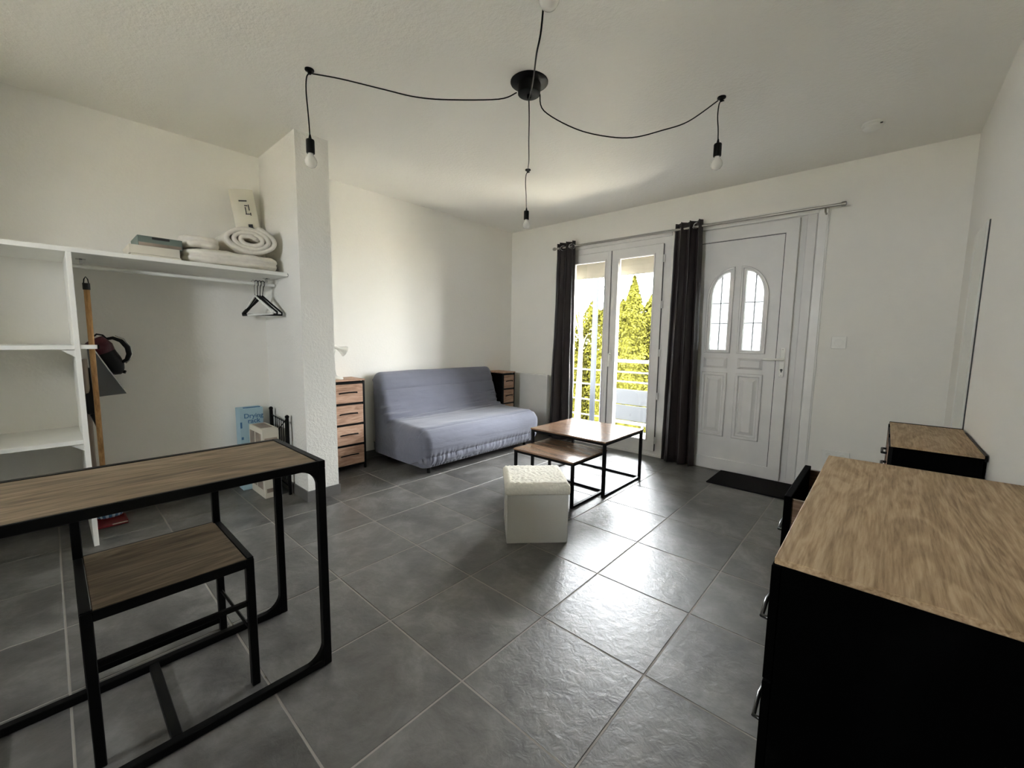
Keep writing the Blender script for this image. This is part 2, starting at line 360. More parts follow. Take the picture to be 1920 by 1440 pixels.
b = B().box(-2.212, -2.186, YB - .030, YB - .018, 0.93, 1.07); hp = obj('handle', b, 'white', win, bevel=.004)
obj('lever', B().tube([(-2.199, YB - .03, 1.02), (-2.199, YB - .055, 1.02), (-2.199, YB - .062, 1.00), (-2.199, YB - .062, 0.89)], .0085, 10), 'white', hp, smooth=True)
obj('sill_threshold', B().box(WX0, WX1, YB - .004, YB + T + .03, -.02, 0.022), 'pvc', win, bevel=.003)
# roller shutter drawn up outside, beige slats showing under its box
sh = bpy.data.objects.new('window_shutter', None); COL.objects.link(sh); sh['_o'] = (WX0, YB + .14, 1.9); sh.location = (WX0, YB + .14, 1.9); sh['kind'] = 'structure'
obj('shutter_box', B().box(WX0 + .01, WX1 - .01, YB + .085, YB + T, 2.07, HZ), 'shutter', sh)
for k in range(4):
    z = 2.055 - k * 0.048
    obj('slat', B().prism([(YB + .150, z - .0475), (YB + .158, z - .049), (YB + .164, z - .022), (YB + .158, z), (YB + .150, z)], 'x', WX0 + .05, WX1 - .05), 'shutter', sh)
for x in (WX0 + .03, WX1 - .03): obj('guide_rail', B().box(x - .03, x + .03, YB + .13, YB + .18, .02, 2.07), 'pvc', sh)

# ------------------------------------------------------------------ door
door = bpy.data.objects.new('door_1', None); COL.objects.link(door); door['_o'] = (-1.42, YB, 0); door.location = (-1.42, YB, 0); door['kind'] = 'structure'
plate('door_frame', rect(DX0, DX1, 0.0, HZ), [rect(-1.40, -0.605, 0.03, 2.13)], YB + .012, YB + .085, 'pvcdoor', door)
obj('frame_lip', B().box(-0.545, -0.478, YB - .004, YB + .02, 0.0, 2.19), 'pvcdoor', door, bevel=.005)
obj('door_casing', B().box(-0.475, -0.412, YB - .016, YB + .004, 0.0, 2.185), 'pvc', door, bevel=.006)
obj('casing_edge', B().box(-0.418, -0.405, YB - .010, YB + .002, 0.0, 2.185), 'pvc', door, bevel=.003)
obj('head_casing', B().box(DX0, -0.475, YB - .012, YB + .01, 2.160, 2.222), 'pvc', door, bevel=.004)
def arch(x0, x1, z0, zl, zr, n=14):
    """straight sides, quarter-ellipse head rising towards the taller side"""
    pts = [(x0, z0), (x1, z0)]
    if zr > zl:   # tall side on the right
        for k in range(n + 1):
            a = PI / 2 * k / n; pts.append((x1 - (x1 - x0) * math.sin(a), zl + (zr - zl) * math.cos(a)))
    else:
        for k in range(n + 1):
            a = PI / 2 * k / n; pts.append((x0 + (x1 - x0) * math.cos(a), zr + (zl - zr) * math.sin(a)))
    return pts
aL, aR = arch(-1.205, -1.066, 1.098, 1.56, 1.772), arch(-0.938, -0.800, 1.098, 1.772, 1.56)
aLo, aRo = arch(-1.246, -1.030, 1.070, 1.545, 1.815), arch(-0.978, -0.760, 1.070, 1.815, 1.545)
aLm, aRm = arch(-1.228, -1.046, 1.083, 1.55, 1.795), arch(-0.960, -0.778, 1.083, 1.795, 1.55)
leaf = plate('door_leaf', rect(-1.42, -0.588, 0.012, 2.148), [aL, aR], YB - .014, YB + .046, 'pvcdoor', door, bevel=.003)
plate('stile_surround', rect(-1.42, -0.588, 0.012, 2.148), [rect(-1.335, -0.676, 0.112, 2.045)], YB - .024, YB - .010, 'pvcdoor', door, bevel=.002)
obj('panel_groove', B().box(-0.681, -0.6765, YB - .019, YB - .012, .114, 2.043), 'seal', door)
obj('panel_groove', B().box(-1.335, -0.681, YB - .019, YB - .012, 2.0385, 2.043), 'seal', door)
for o_, m_, i_, gx in ((aLo, aLm, aL, -1.136), (aRo, aRm, aR, -0.868)):
    wn = plate('glazing_surround', o_, [m_], YB - .030, YB - .013, 'pvcdoor', door, bevel=.004)
    plate('glazing_rim', m_, [i_], YB - .022, YB - .013, 'pvcdoor', wn, bevel=.002)
    xs = [p[0] for p in i_]
    # frosted pane in six lites, divided by thin grey cames
    for (u0, u1) in ((min(xs), gx), (gx, max(xs))):
        for (v0, v1) in ((1.098, 1.331), (1.331, 1.508)):
            obj('pane', B().box(u0, u1, YB + .012, YB + .016, v0, v1), 'frost', wn)
    top = [p for p in i_ if p[1] > 1.509]
    tall_right = i_ is aL
    def headz(x):
        x0_, x1_ = min(xs), max(xs)
        s_ = (x1_ - x) / (x1_ - x0_) if tall_right else (x - x0_) / (x1_ - x0_)
        return 1.56 + (1.772 - 1.56) * math.sqrt(max(0, 1 - s_ * s_))
    for (u0, u1) in ((min(xs), gx), (gx, max(xs))):
        poly = [(u0, 1.508), (u1, 1.508)] + [(u1 + (u0 - u1) * k / 8, headz(u1 + (u0 - u1) * k / 8)) for k in range(9)]
        obj('pane', B().prism(poly, 'y', YB + .012, YB + .016), 'frost', wn)
    cm = B().box(gx - .004, gx + .004, YB + .004, YB + .012, 1.098, headz(gx))
    for z in (1.331, 1.508): cm.box(min(xs), max(xs), YB + .006, YB + .012, z - .004, z + .004)
    obj('glazing_bars', cm, 'came', wn)
def raised(x0, x1, z0, z1, w=0.028):
    p = plate('panel_moulding', rect(x0, x1, z0, z1), [rect(x0 + w, x1 - w, z0 + w, z1 - w)], YB - .030, YB - .013, 'pvcdoor', door, bevel=.006)
    bq = B(); bq.box(x0 + w + .012, x1 - w - .012, YB - .028, YB - .013, z0 + w + .012, z1 - w - .012)
    mid = (z1 - z0) > .3
    for v in bq.bm.verts:
        if v.co.y < YB - .02:
            v.co.x += (.030 if v.co.x < (x0 + x1) / 2 else -.030); v.co.z += (.030 if v.co.z < (z0 + z1) / 2 else -.030) * (1 if mid else .5)
    obj('panel_field', bq, 'pvcdoor', p)
raised(-1.252, -1.040, .318, .896); raised(-.972, -.762, .318, .896)
for (x0, x1) in ((-1.25, -1.042), (-.97, -.764)):
    bq = B().box(x0, x1, YB - .024, YB - .012, .93, 1.032)
    for v in bq.bm.verts:
        if v.co.y < YB - .02: v.co.x += (.03 if v.co.x < (x0 + x1) / 2 else -.03); v.co.z += (.022 if v.co.z < .98 else -.022)
    obj('small_panel', bq, 'pvcdoor', door)
hd = obj('handle', B().box(-.648, -.612, YB - .034, YB - .024, .885, 1.125), 'white', door, bevel=.004)
obj('lever', B().tube([(-.630, YB - .034, 1.032), (-.630, YB - .075, 1.032), (-.645, YB - .082, 1.031), (-.76, YB - .080, 1.028)], .009, 10), 'white', hd, smooth=True)
obj('keyhole', B().lathe([(.009, -.003), (.009, .003)], (-.630, YB - .036, .945), 14, 'y'), 'seal', hd)
obj('key_slot', B().box(-.634, -.626, YB - .0385, YB - .033, .925, .945), 'seal', hd)
for z in (1.112, .898): obj('screw', B().lathe([(.004, -.002), (.004, .002)], (-.630, YB - .036, z), 10, 'y'), 'steel', hd)
obj('door_threshold', B().box(DX0, DX1, YB - .002, YB + T, -.02, .014), 'pvcdoor', door)

# ================================================================== OUTSIDE
struct('trim_ground', B().box(-40, 25, -30, 60, -2.6, -1.25), 'grass')
struct('trim_balcony', B().box(-6.5, 1.5, 4.262, 5.45, -.30, -.10), 'deck')
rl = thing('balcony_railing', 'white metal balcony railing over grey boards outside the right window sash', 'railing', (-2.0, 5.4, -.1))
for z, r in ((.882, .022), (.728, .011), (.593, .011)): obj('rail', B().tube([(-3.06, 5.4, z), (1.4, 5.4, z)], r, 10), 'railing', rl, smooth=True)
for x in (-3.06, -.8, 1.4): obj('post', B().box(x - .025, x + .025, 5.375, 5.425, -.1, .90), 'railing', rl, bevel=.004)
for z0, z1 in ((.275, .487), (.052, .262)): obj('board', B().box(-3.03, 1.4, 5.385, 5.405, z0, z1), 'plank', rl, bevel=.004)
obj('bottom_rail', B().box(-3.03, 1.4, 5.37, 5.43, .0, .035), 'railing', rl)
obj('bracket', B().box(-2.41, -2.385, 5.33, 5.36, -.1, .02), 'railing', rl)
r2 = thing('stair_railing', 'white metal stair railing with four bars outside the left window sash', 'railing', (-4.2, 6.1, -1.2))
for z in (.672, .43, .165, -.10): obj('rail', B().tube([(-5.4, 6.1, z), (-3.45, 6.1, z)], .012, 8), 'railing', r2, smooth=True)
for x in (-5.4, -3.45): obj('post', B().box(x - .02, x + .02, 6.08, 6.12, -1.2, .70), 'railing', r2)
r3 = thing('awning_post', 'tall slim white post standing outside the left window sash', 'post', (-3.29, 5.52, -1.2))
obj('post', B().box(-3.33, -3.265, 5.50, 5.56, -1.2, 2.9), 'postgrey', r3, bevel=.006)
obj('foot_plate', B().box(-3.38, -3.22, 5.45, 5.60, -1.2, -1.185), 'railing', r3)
# conifers and loose trees: trunk plus a crown of small leaf blades
def leafy(name, label, x, y, h, w, n, mat, shape, size, grp, z0=-1.2, pointed=False):
    t = thing(name, label, 'tree', (x, y, z0), group=grp)
    obj('trunk', B().tube([(x, y, z0), (x + .05, y, z0 + h * .5), (x, y, z0 + h * .93)], [.09, .05, .012], 8), 'bark', t, smooth=True)
    vs, fs = [], []
    rnd = random.Random(int(x * 97 + y * 31))
    for k in range(n):
        if shape == 'cone':
            u = rnd.random() ** .8; zz = z0 + .15 + u * (h - .15); rad = w * (1 - u ** (2.2 if pointed else 5)) * (.72 + .35 * math.sqrt(rnd.random())) * (1 + .16 * noise.noise(Vector((x, zz * 2.2, 1.3))))
            a = rnd.random() * 2 * PI; p = Vector((x + rad * math.cos(a), y + rad * math.sin(a) * .8, zz)); nrm = Vector((math.cos(a), math.sin(a), .35))
        else:
            u = rnd.random(); c = rnd.choice(clumps); p = Vector(c) + Vector((rnd.gauss(0, .2), rnd.gauss(0, .2), rnd.gauss(0, .14))); nrm = Vector((rnd.gauss(0, 1), rnd.gauss(0, 1), rnd.gauss(0, 1)))
        nrm = (nrm.normalized() + Vector((rnd.gauss(0, .5), rnd.gauss(0, .5), rnd.gauss(0, .5)))).normalized()
        up = nrm.orthogonal().normalized(); up.rotate(Matrix.Rotation(rnd.random() * 6.28, 3, nrm)); sd_ = nrm.cross(up)
        s_ = size * (.6 + .8 * rnd.random()); i = len(vs)
        vs += [p - sd_ * s_ * .4, p + up * s_ * .9, p + sd_ * s_ * .4, p - up * s_ * .5]; fs.append((i, i + 1, i + 2, i + 3))
    me = bpy.data.meshes.new('foliage'); o0 = Vector((x, y, z0)); me.from_pydata([v - o0 for v in vs], [], fs); me.materials.append(M[mat])
    o = bpy.data.objects.new('foliage', me); COL.objects.link(o); o.parent = t; o['kind'] = 'stuff'
    if shape == 'cone':
        prof = [(w * .70 * (1 - (k / 12) ** (2.2 if pointed else 5)) + .01, z0 + .1 + k / 12 * h * .93) for k in range(13)]
        obj('inner_branches', B().lathe([(r, z - z0) for r, z in prof], (x, y, z0), 14), 'leaf', t, smooth=True)
    return t
clumps = []
GH = 'tall clipped conifers of the hedge beyond the balcony'
hx = [(-6.86, 9.9, 3.55), (-5.97, 9.9, 3.45), (-5.10, 9.9, 3.4), (-4.26, 9.9, 3.6), (-7.6, 9.4, 3.5), (-6.7, 9.2, 3.2), (-5.9, 9.1, 3.05), (-5.05, 9.0, 3.25), (-4.28, 8.8, 3.78), (-3.55, 9.0, 3.45), (-2.8, 9.1, 3.5), (-1.9, 9.2, 3.4), (-1.0, 9.3, 3.5), (0.0, 9.4, 3.5)]
for k, (x, y, h) in enumerate(hx):
    lb = 'bright yellow green conifer with the tall pointed tip seen through the right sash' if k == 8 else ('yellow green hedge conifer right of the pointed one' if k == 9 else 'yellow green conifer of the clipped hedge beyond the balcony')
    leafy('conifer', lb, x, y, h, .62 if k == 8 else .52, 7500, 'leaf', 'cone', .050, None if k in (8, 9) else GH, pointed=(k == 8))
def bare_tree(x, y, label, seed, zt=3.3):
    rnd = random.Random(seed); clumps.clear(); t = None; br = B()
    for k in range(16):
        a = rnd.random() * 6.28; z = 0.6 + 2.0 * rnd.random(); L = .5 + .6 * rnd.random()
        p0 = Vector((x, y, z)); p1 = p0 + Vector((math.cos(a) * L * .5, math.sin(a) * L * .5, L * .5)); p2 = p0 + Vector((math.cos(a) * L, math.sin(a) * L, L * .75))
        br.tube([p0, p1, p2], [.018, .01, .004], 5); clumps.append(tuple(p2)); clumps.append(tuple(p1))
    t = leafy('garden_tree', label, x, y, 4.4, .5, 900, 'leafb', 'loose', .05, None)
    obj('branches', br, 'bark', t)
bare_tree(-5.35, 8.3, 'thin airy tree with sparse leaves rising behind the window mullion', 3)
bare_tree(-6.2, 8.0, 'sparse branchy tree seen left of the white outdoor post', 5)
bare_tree(-4.55, 12.0, 'loose green tree behind the pointed hedge conifer', 8)

# ================================================================== CURTAINS
rod = thing('curtain_rod', 'slim steel curtain rod above the window and the door', 'curtain rod', (-1.6, 3.945, 2.19))
obj('pole', B().tube([(-2.90, 3.945, 2.192), (-.335, 3.945, 2.178)], .0105, 12), 'steel', rod, smooth=True)
for x, z, s_ in ((-2.90, 2.192, -1), (-.335, 2.178, 1)): obj('end_cap', B().lathe([(.012, 0), (.017, .006), (.017, .028), (.010, .032)], (x - (.0 if s_ > 0 else .03), 3.945, z), 14, 'x'), 'steel', rod, smooth=True)
for x, z in ((-2.84, 2.19), (-.425, 2.178)):
    obj('bracket', B().tube([(x, 4.038, z - .035), (x, 3.96, z - .035), (x, 3.945, z - .012)], .007, 8).box(x - .014, x + .014, 4.030, 4.039, z - .07, z + .01), 'steel', rod)
obj('bracket', B().box(-1.56, -1.54, 3.957, 4.039, 2.178, 2.195), 'steel', rod)
def curtain(x0, x1, bx0, bx1, z0, z1, folds, amp, label, seed, gx):
    t = thing('curtain', label, 'curtain', ((x0 + x1) / 2, 3.94, z0), group='brown satin eyelet curtains')
    rows = []; nu = folds * 22
    for j in range(41):
        v = j / 40; z = z1 + (z0 - z1) * v; r = []
        for i in range(nu + 1):
            u = i / nu
            uu = u + .018 * noise.noise(Vector((u * 3, v * 1.5, seed)))
            x = (x0 + (x1 - x0) * uu) * (1 - v) + (bx0 + (bx1 - bx0) * uu) * v
            am = amp * (.85 + .35 * noise.noise(Vector((u * 4, v * 1.2, seed + 9)))) * (1 + .15 * v)
            y = 3.945 + am * math.sin(2 * PI * folds * uu + .5 * v * math.sin(seed + u * 5)) + .006 * noise.noise(Vector((u * 14, v * 6, seed)))
            x += .012 * math.sin(4 * PI * folds * uu) + .004 * noise.noise(Vector((u * 9, v * 11, seed + 4)))
            y = min(y, 4.012); r.append((x, y, z))
        rows.append(r)
    b = B(); b.grid(rows); obj('cloth', b, 'curtain', t, smooth='all', solid=.002)
    for x in gx:
        ring = [(x, 3.945 + .026 * math.cos(a) * .97, 2.184 + .026 * math.sin(a)) for a in [2 * PI * k / 20 for k in range(20)]]
        ring = [(px + .9 * (py - 3.945), py - .028 * (x == gx[-1]), pz) for px, py, pz in ring]
        obj('eyelet', B().tube(ring, .005, 8, closed=True), 'chrome', t, smooth='all')
    return t
curtain(-2.875, -2.625, -2.93, -2.61, .012, 2.245, 3, .042, 'dark brown satin curtain beside the radiator, left of the window', 3.1, (-2.79, -2.655))
curtain(-1.535, -1.300, -1.565, -1.262, .012, 2.238, 3, .046, 'dark brown satin curtain between the window and the white door', 7.7, (-1.46, -1.335))

# ================================================================== DESK (foreground left)
DK = thing('console_desk', 'long narrow desk with grey brown top on black metal frame', 'desk', (-1.61, 0, 0))
dx0, dx1, dy0, dy1, dz = -1.838, -1.398, -.60, .608, .748
t_ = .026
obj('tabletop', B().box(dx0 + .024, dx1 - .014, dy0 + .024, dy1 - .024, dz - .022, dz - .0015), 'deskwood', DK, bevel=.001)
top_r = B()
for (a, b2, c, d) in ((dx0, dx1, dy0, dy0 + .022), (dx0, dx1, dy1 - .022, dy1)): top_r.box(a, b2, c, d, dz - .027, dz)
for (a, b2) in ((dx0, dx0 + .022), (dx1 - .012, dx1)): top_r.box(a, b2, dy0 + .022, dy1 - .022, dz - .027, dz)
obj('top_frame', top_r, 'black', DK, bevel=.0015)
for x in (dx0, dx1 - t_):
    for y in (dy0, dy1 - t_): obj('leg', B().box(x, x + t_, y, y + t_, 0, dz - .027), 'black', DK, bevel=.002)
    obj('floor_rail', B().box(x, x + t_, dy0 + t_, dy1 - t_, 0.0, t_), 'black', DK, bevel=.002)
    for (yc, s_) in ((dy1 - t_, -1), (dy0 + t_, 1)):
        for (zc, q) in ((t_, 1), (dz - .027, -1)):
            R_ = .062; poly = [(yc, zc), (yc + s_ * R_ * 1.0, zc)]
            poly += [(yc + s_ * R_ * (1 - math.sin(a)), zc + q * R_ * (1 - math.cos(a))) for a in [PI / 2 * k / 8 for k in range(9)]][1:]
            poly = [(yc, zc)] + [(yc + s_ * (R_ - R_ * math.sin(a)), zc + q * (R_ - R_ * math.cos(a))) for a in [PI / 2 * k / 8 for k in range(9)]]
            obj('gusset', B().prism(poly, 'x', x + .004, x + t_ - .004), 'black', DK)
for y in (.158, -.20): obj('cross_bar', B().box(dx0 + t_, dx1 - t_, y, y + t_, 0.0, t_), 'black', DK, bevel=.002)

# stool-chair pushed under the desk
CH = thing('low_chair', 'low black metal chair with brown wooden seat tucked under the narrow desk', 'chair', (-1.69, .21, 0))
cx0, cx1, cy0, cy1, cz = -1.897, -1.484, .006, .404, .447; w = .024
obj('seat', B().box(cx0 + .010, cx1 - .006, cy0 + .024, cy1 - .020, cz - .020, cz), 'deskwood', CH, bevel=.001)
sf = B().box(cx0, cx0 + .010, cy0, cy1, cz - .030, cz - .001).box(cx1 - .006, cx1, cy0 + w, cy1 - w, cz - .030, cz - .001)
sf.box(cx0 + .010, cx1 - .006, cy0, cy0 + .022, cz - .030, cz + .001).box(cx0 + .010, cx1 - .006, cy1 - .018, cy1, cz - .030, cz + .001)
obj('seat_frame', sf, 'black', CH, bevel=.001)
for y in (cy0, cy1 - w):
    obj('leg', B().box(cx1 - w, cx1, y, y + w, 0, cz - .002), 'black', CH, bevel=.002)
    obj('leg', B().box(cx0 - .0, cx0 + w - .001, y, y + w, 0, .700), 'black', CH, bevel=.002)
obj('back_rail', B().box(cx0, cx0 + w - .002, cy0 + w, cy1 - w, .674, .700), 'black', CH, bevel=.002)
obj('stretcher', B().box(cx1 - .019, cx1 - .006, cy0 + w, cy1 - w, .285, .300), 'black', CH)
obj('stretcher', B().box(cx0 + .003, cx0 + .021, cy0 + w, cy1 - w, .035, .055), 'black', CH)
for y in (cy0 + .012, cy1 - .012): obj('stretcher', B().tube([(cx0 + .012, y, .165), (cx1 - .012, y, .185)], .0055, 8), 'black', CH, smooth=True)

# ================================================================== NESTING TABLES
def nest(name, label, x0, x1, y0, y1, z, leg, o):
    t = thing(name, label, 'coffee table', o, group=None)
    obj('tabletop', B().box(x0, x1, y0, y1, z - .012, z), 'tablewood', t, bevel=.0015)
    obj('top_frame', B().box(x0 + .004, x1 - .004, y0 + .004, y0 + .022, z - .030, z - .012).box(x0 + .004, x1 - .004, y1 - .022, y1 - .004, z - .030, z - .012)
        .box(x0 + .004, x0 + .022, y0 + .022, y1 - .022, z - .030, z - .012).box(x1 - .022, x1 - .004, y0 + .022, y1 - .022, z - .030, z - .012), 'black', t)
    for x in (x0 + .004, x1 - .004 - leg):
        for y in (y0 + .004, y1 - .004 - leg): obj('leg', B().box(x, x + leg, y, y + leg, 0, z - .030), 'black', t, bevel=.0015)
        obj('floor_rail', B().box(x, x + leg, y0 + .004 + leg, y1 - .004 - leg, 0, leg * .8), 'black', t)
    obj('back_floor_rail', B().box(x0 + .004 + leg, x1 - .004 - leg, y1 - .004 - leg, y1 - .004, 0, leg * .8), 'black', t)
    return t
nest('coffee_table', 'taller square coffee table of the nested pair, shiny brown top on black legs', -2.185, -1.475, 2.682, 3.325, .425, .022, (-1.83, 3.0, 0))
nest('nested_table', 'lower brown table sliding out from under the taller coffee table', -2.080, -1.530, 2.348, 2.815, .333, .020, (-1.80, 2.58, 0))

# ================================================================== OTTOMAN
OT = thing('storage_ottoman', 'cream cube storage ottoman with plush lid in front of the low table', 'ottoman', (0, 0, 0), loc=(-1.532, 1.928, 0), rot=math.radians(45.5))
def panel_fold(b, cx, cy, L, axis, sgn):
    pass
hw = .176
b = B().box(-hw, hw, -hw, hw, .0, .30)
obj('body', b, 'felt', OT, bevel=.006, seg=2)
# folding crease down the middle of each side
for (a, c, ax) in ((0, -hw - .0006, 'y'), (0, hw + .0006, 'y'), (-hw - .0006, 0, 'x'), (hw + .0006, 0, 'x')):
    if ax == 'y': obj('crease', B().box(-.0012, .0012, c - .0008, c + .0008, .004, .298), 'felt', OT)
    else: obj('crease', B().box(a - .0008, a + .0008, -.0012, .0012, .004, .298), 'felt', OT)
lb_ = hw + .010; rows = []; n_ = 44
lid = B().box(-lb_, lb_, -lb_, lb_, .288, .340)
ld = obj('lid', lid, 'plush', OT, bevel=.012, seg=3, smooth='all')
# plush nap: short curls on the lid
vs, fs = [], []; rnd = random.Random(5); n_ = 60; hgt = {}
for i in range(n_ + 1):
    for j in range(n_ + 1):
        x = -lb_ + 2 * lb_ * i / n_; y = -lb_ + 2 * lb_ * j / n_
        e = min(lb_ - abs(x), lb_ - abs(y)); ed = max(0, 1 - e / .03)
        vs.append((x * (1 - .004 * ed), y * (1 - .004 * ed), .343 + .012 * (1 - ed * ed) + .0045 * rnd.random() + .004 * noise.noise(Vector((x * 60, y * 60, 0))) - .010 * ed * ed))
for i in range(n_):
    for j in range(n_): a = i * (n_ + 1) + j; fs.append((a, a + n_ + 1, a + n_ + 2, a + 1))
me = bpy.data.meshes.new('plush_nap'); me.from_pydata(vs, [], fs); me.polygons.foreach_set('use_smooth', [True] * len(me.polygons)); me.materials.append(M['plush'])
o = bpy.data.objects.new('plush_nap', me); COL.objects.link(o); o.parent = ld

# ================================================================== SOFA
SO = thing('sofa_bed', 'armless sofa bed under a loose blue grey cotton cover', 'sofa', (-3.2, 2.8, 0))
ctrl = [(-3.615, .10), (-3.625, .45), (-3.632, .70), (-3.625, .79), (-3.598, .832), (-3.555, .835), (-3.520, .80), (-3.488, .72), (-3.455, .62), (-3.42, .52), (-3.385, .45), (-3.335, .415), (-3.25, .408), (-3.05, .402), (-2.90, .396), (-2.83, .378), (-2.785, .33), (-2.772, .26), (-2.785, .18), (-2.80, .12), (-2.815, .085)]
def crom(P, n):
    out = []
    for i in range(len(P) - 1):
        p0, p1, p2, p3 = [Vector(P[max(0, min(len(P) - 1, i + k))]) for k in (-1, 0, 1, 2)]
        for k in range(n):
            t = k / n; out.append(.5 * ((2 * p1) + (p2 - p0) * t + (2 * p0 - 5 * p1 + 4 * p2 - p3) * t * t + (3 * p1 - p0 - 3 * p2 + p3) * t ** 3))
    out.append(Vector(P[-1])); return out
prof = crom(ctrl, 7); prof += [Vector((-3.0, .075)), Vector((-3.3, .075)), Vector((-3.55, .08))]
npf = len(prof); sy0, sy1 = 2.03, 3.575; ny = 150
nor = []
for i in range(npf):
    d = (prof[(i + 1) % npf] - prof[i - 1]).normalized(); nor.append(Vector((-d.y, d.x)))
# seams: indices along the profile where the quilted cover is drawn in
def near_idx(x, z): return min(range(npf), key=lambda i: (prof[i] - Vector((x, z))).length)
seams = [near_idx(-3.475, .68), near_idx(-2.86, .39), near_idx(-2.79, .165)]
arc = [0]
for i in range(1, npf): arc.append(arc[-1] + (prof[i] - prof[i - 1]).length)
rows = []
for j in range(ny + 1):
    # denser rows near both ends
    u = j / ny; y = sy0 + (sy1 - sy0) * (u - .12 * math.sin(2 * PI * u) / (2 * PI) * 3 if True else u)
    dE = min(y - sy0, sy1 - y); r_ = .085
    ins = 0 if dE > r_ else r_ - math.sqrt(max(0, r_ * r_ - (r_ - dE) ** 2))
    row = []
    for i in range(npf):
        n = nor[i]; dsp = -ins * (.9 if i < npf - 3 else 0)
        s = arc[i]
        if i < npf - 3:
            for k in seams:
                ds = abs(s - arc[k]); dsp -= .007 * math.exp(-(ds / .010) ** 2); dsp += .004 * math.exp(-((ds - .04) / .03) ** 2)
            back = s < arc[near_idx(-3.335, .415)] + .12
            zc = math.exp(-((s - arc[near_idx(-3.385, .45)]) / .13) ** 2)
            endw = .35 + .65 * math.exp(-(dE / .35) ** 2)
            dsp += (.030 * zc * endw + .0035) * noise.noise(Vector((y * 2.2 + 5, s * 26, 3))) + .006 * noise.noise(Vector((y * 3, s * 7, 8)))
            dsp += .034 * zc * endw * (abs(noise.noise(Vector((y * 1.7, s * 34 + y * 2, 11)))) - .25)
            if s > arc[seams[2]]: dsp += .006 * noise.noise(Vector((y * 55, s * 6, 2)))
            dsp += .0035 * math.sin(y * 130 + 6 * noise.noise(Vector((y * 9, 0, 0)))) * math.exp(-((s - arc[seams[2]]) / .035) ** 2)
        q = prof[i] + n * dsp
        row.append((max(q.x, -3.638), y, max(q.y, .05)))
    rows.append(row)
if True:
    # check normal direction: front nose must move outward with positive displacement
    k = near_idx(-2.772, .26)
    if nor[k].x < 0:
        rows = None
assert rows is not None
b = B(); g = b.grid(rows, closed_v=True)
from mathutils.geometry import tessellate_polygon
for ring in (g[0], g[-1]):
    for tri in tessellate_polygon([[Vector((v.co.x, v.co.z, 0)) for v in ring]]):
        try: b.bm.faces.new([ring[i] for i in tri])
        except ValueError: pass
obj('cover', b, 'sofa', SO, smooth=True)
# gathered elastic hem along front and both ends
hem = []
path = [(-3.60, sy0 + .012)] + [(-3.55 + .68 * k / 20, sy0 + .012) for k in range(21)] + [(-2.835, sy0 + .035)] + [(-2.815, sy0 + .06 + (sy1 - sy0 - .12) * k / 340) for k in range(341)] + [(-2.835, sy1 - .035)] + [(-2.87 - .68 * k / 20, sy1 - .012) for k in range(21)]
for z, inn in ((.168, -.004), (.150, .002), (.125, .0), (.100, .004), (.078, .012), (.062, .022)):
    r = []
    for k, (x, y) in enumerate(path):
        front = x > -2.84
        wv = (.0055 if .07 < z < .16 else .001) * (math.sin(y * 150 + z * 30 + 7 * noise.noise(Vector((y * 8, z * 6, 1)))) if front else 0)
        wv += .008 * noise.noise(Vector((y * 9, x * 9, z * 6))) if .07 < z < .16 else 0
        if front: r.append((x - inn + wv + .004, y, z))
        else: r.append((x, y + (inn if y < 2.8 else -inn) * .8 - .0, z))
    hem.append(r)
b = B(); b.grid(hem); obj('gathered_hem', b, 'sofa', SO, smooth='all', solid=.003)
fm = B().box(-3.58, -2.90, 2.12, 2.145, .045, .07).box(-3.58, -2.90, 3.44, 3.465, .045, .07).box(-2.90, -2.875, 2.12, 3.465, .045, .07)
obj('metal_frame', fm, 'black', SO)
for x in (-2.882, -3.5):
    for y in (2.145, 3.43): obj('leg', B().lathe([(.016, 0), (.016, .05)], (x, y, 0), 12), 'black', SO, smooth=True)

# ================================================================== DRAWER TOWERS
def tower(label, x0, x1, y0, y1, h, nd, face='x', grp=None, name='drawer_tower'):
    t = thing(name, label, 'drawers', ((x0 + x1) / 2, (y0 + y1) / 2, 0), group=grp)
    obj('body', B().box(x0, x1 - .020, y0 + .004, y1 - .004, .05, h - .022), 'blacktop', t)
    fr = B()
    for y in (y0, y1 - .016): fr.box(x1 - .018, x1, y, y + .016, 0, h - .014)
    for k in range(nd + 1):
        z = .045 + (h - .075) * k / nd; fr.box(x1 - .018, x1 - .002, y0 + .016, y1 - .016, z - .007, z + .007)
    obj('front_frame', fr, 'black', t)
    for y in (y0, y1 - .016): obj('leg', B().box(x0, x0 + .016, y, y + .016, 0, .05), 'black', t)
    obj('top_board', B().box(x0 - .002, x1 + .004, y0 - .003, y1 + .003, h - .014, h), 'pinewood', t, bevel=.001)
    for k in range(nd):
        z0 = .045 + (h - .075) * k / nd + .010; z1 = .045 + (h - .075) * (k + 1) / nd - .010
        d = obj('drawer', B().box(x1 - .019, x1 + .003, y0 + .019, y1 - .019, z0, z1), 'pinewood', t, bevel=.003)
        zc = (z0 + z1) / 2 + .01; yc = (y0 + y1) / 2; L = (y1 - y0) * .26
        obj('handle', B().tube([(x1 + .002, yc - L, zc - .006), (x1 + .018, yc - L * .9, zc), (x1 + .020, yc, zc + .003), (x1 + .018, yc + L * .9, zc), (x1 + .002, yc + L, zc - .006)], .0055, 8), 'black', d, smooth=True)
    return t
tower('tall slim wood-fronted drawer tower beside the stub wall, white lamp on top', -3.645, -3.405, 1.545, 1.850, .803, 4)
tower('slim wood-fronted drawer tower in the corner, half hidden behind the sofa', -3.645, -3.36, 3.590, 3.800, .775, 4)

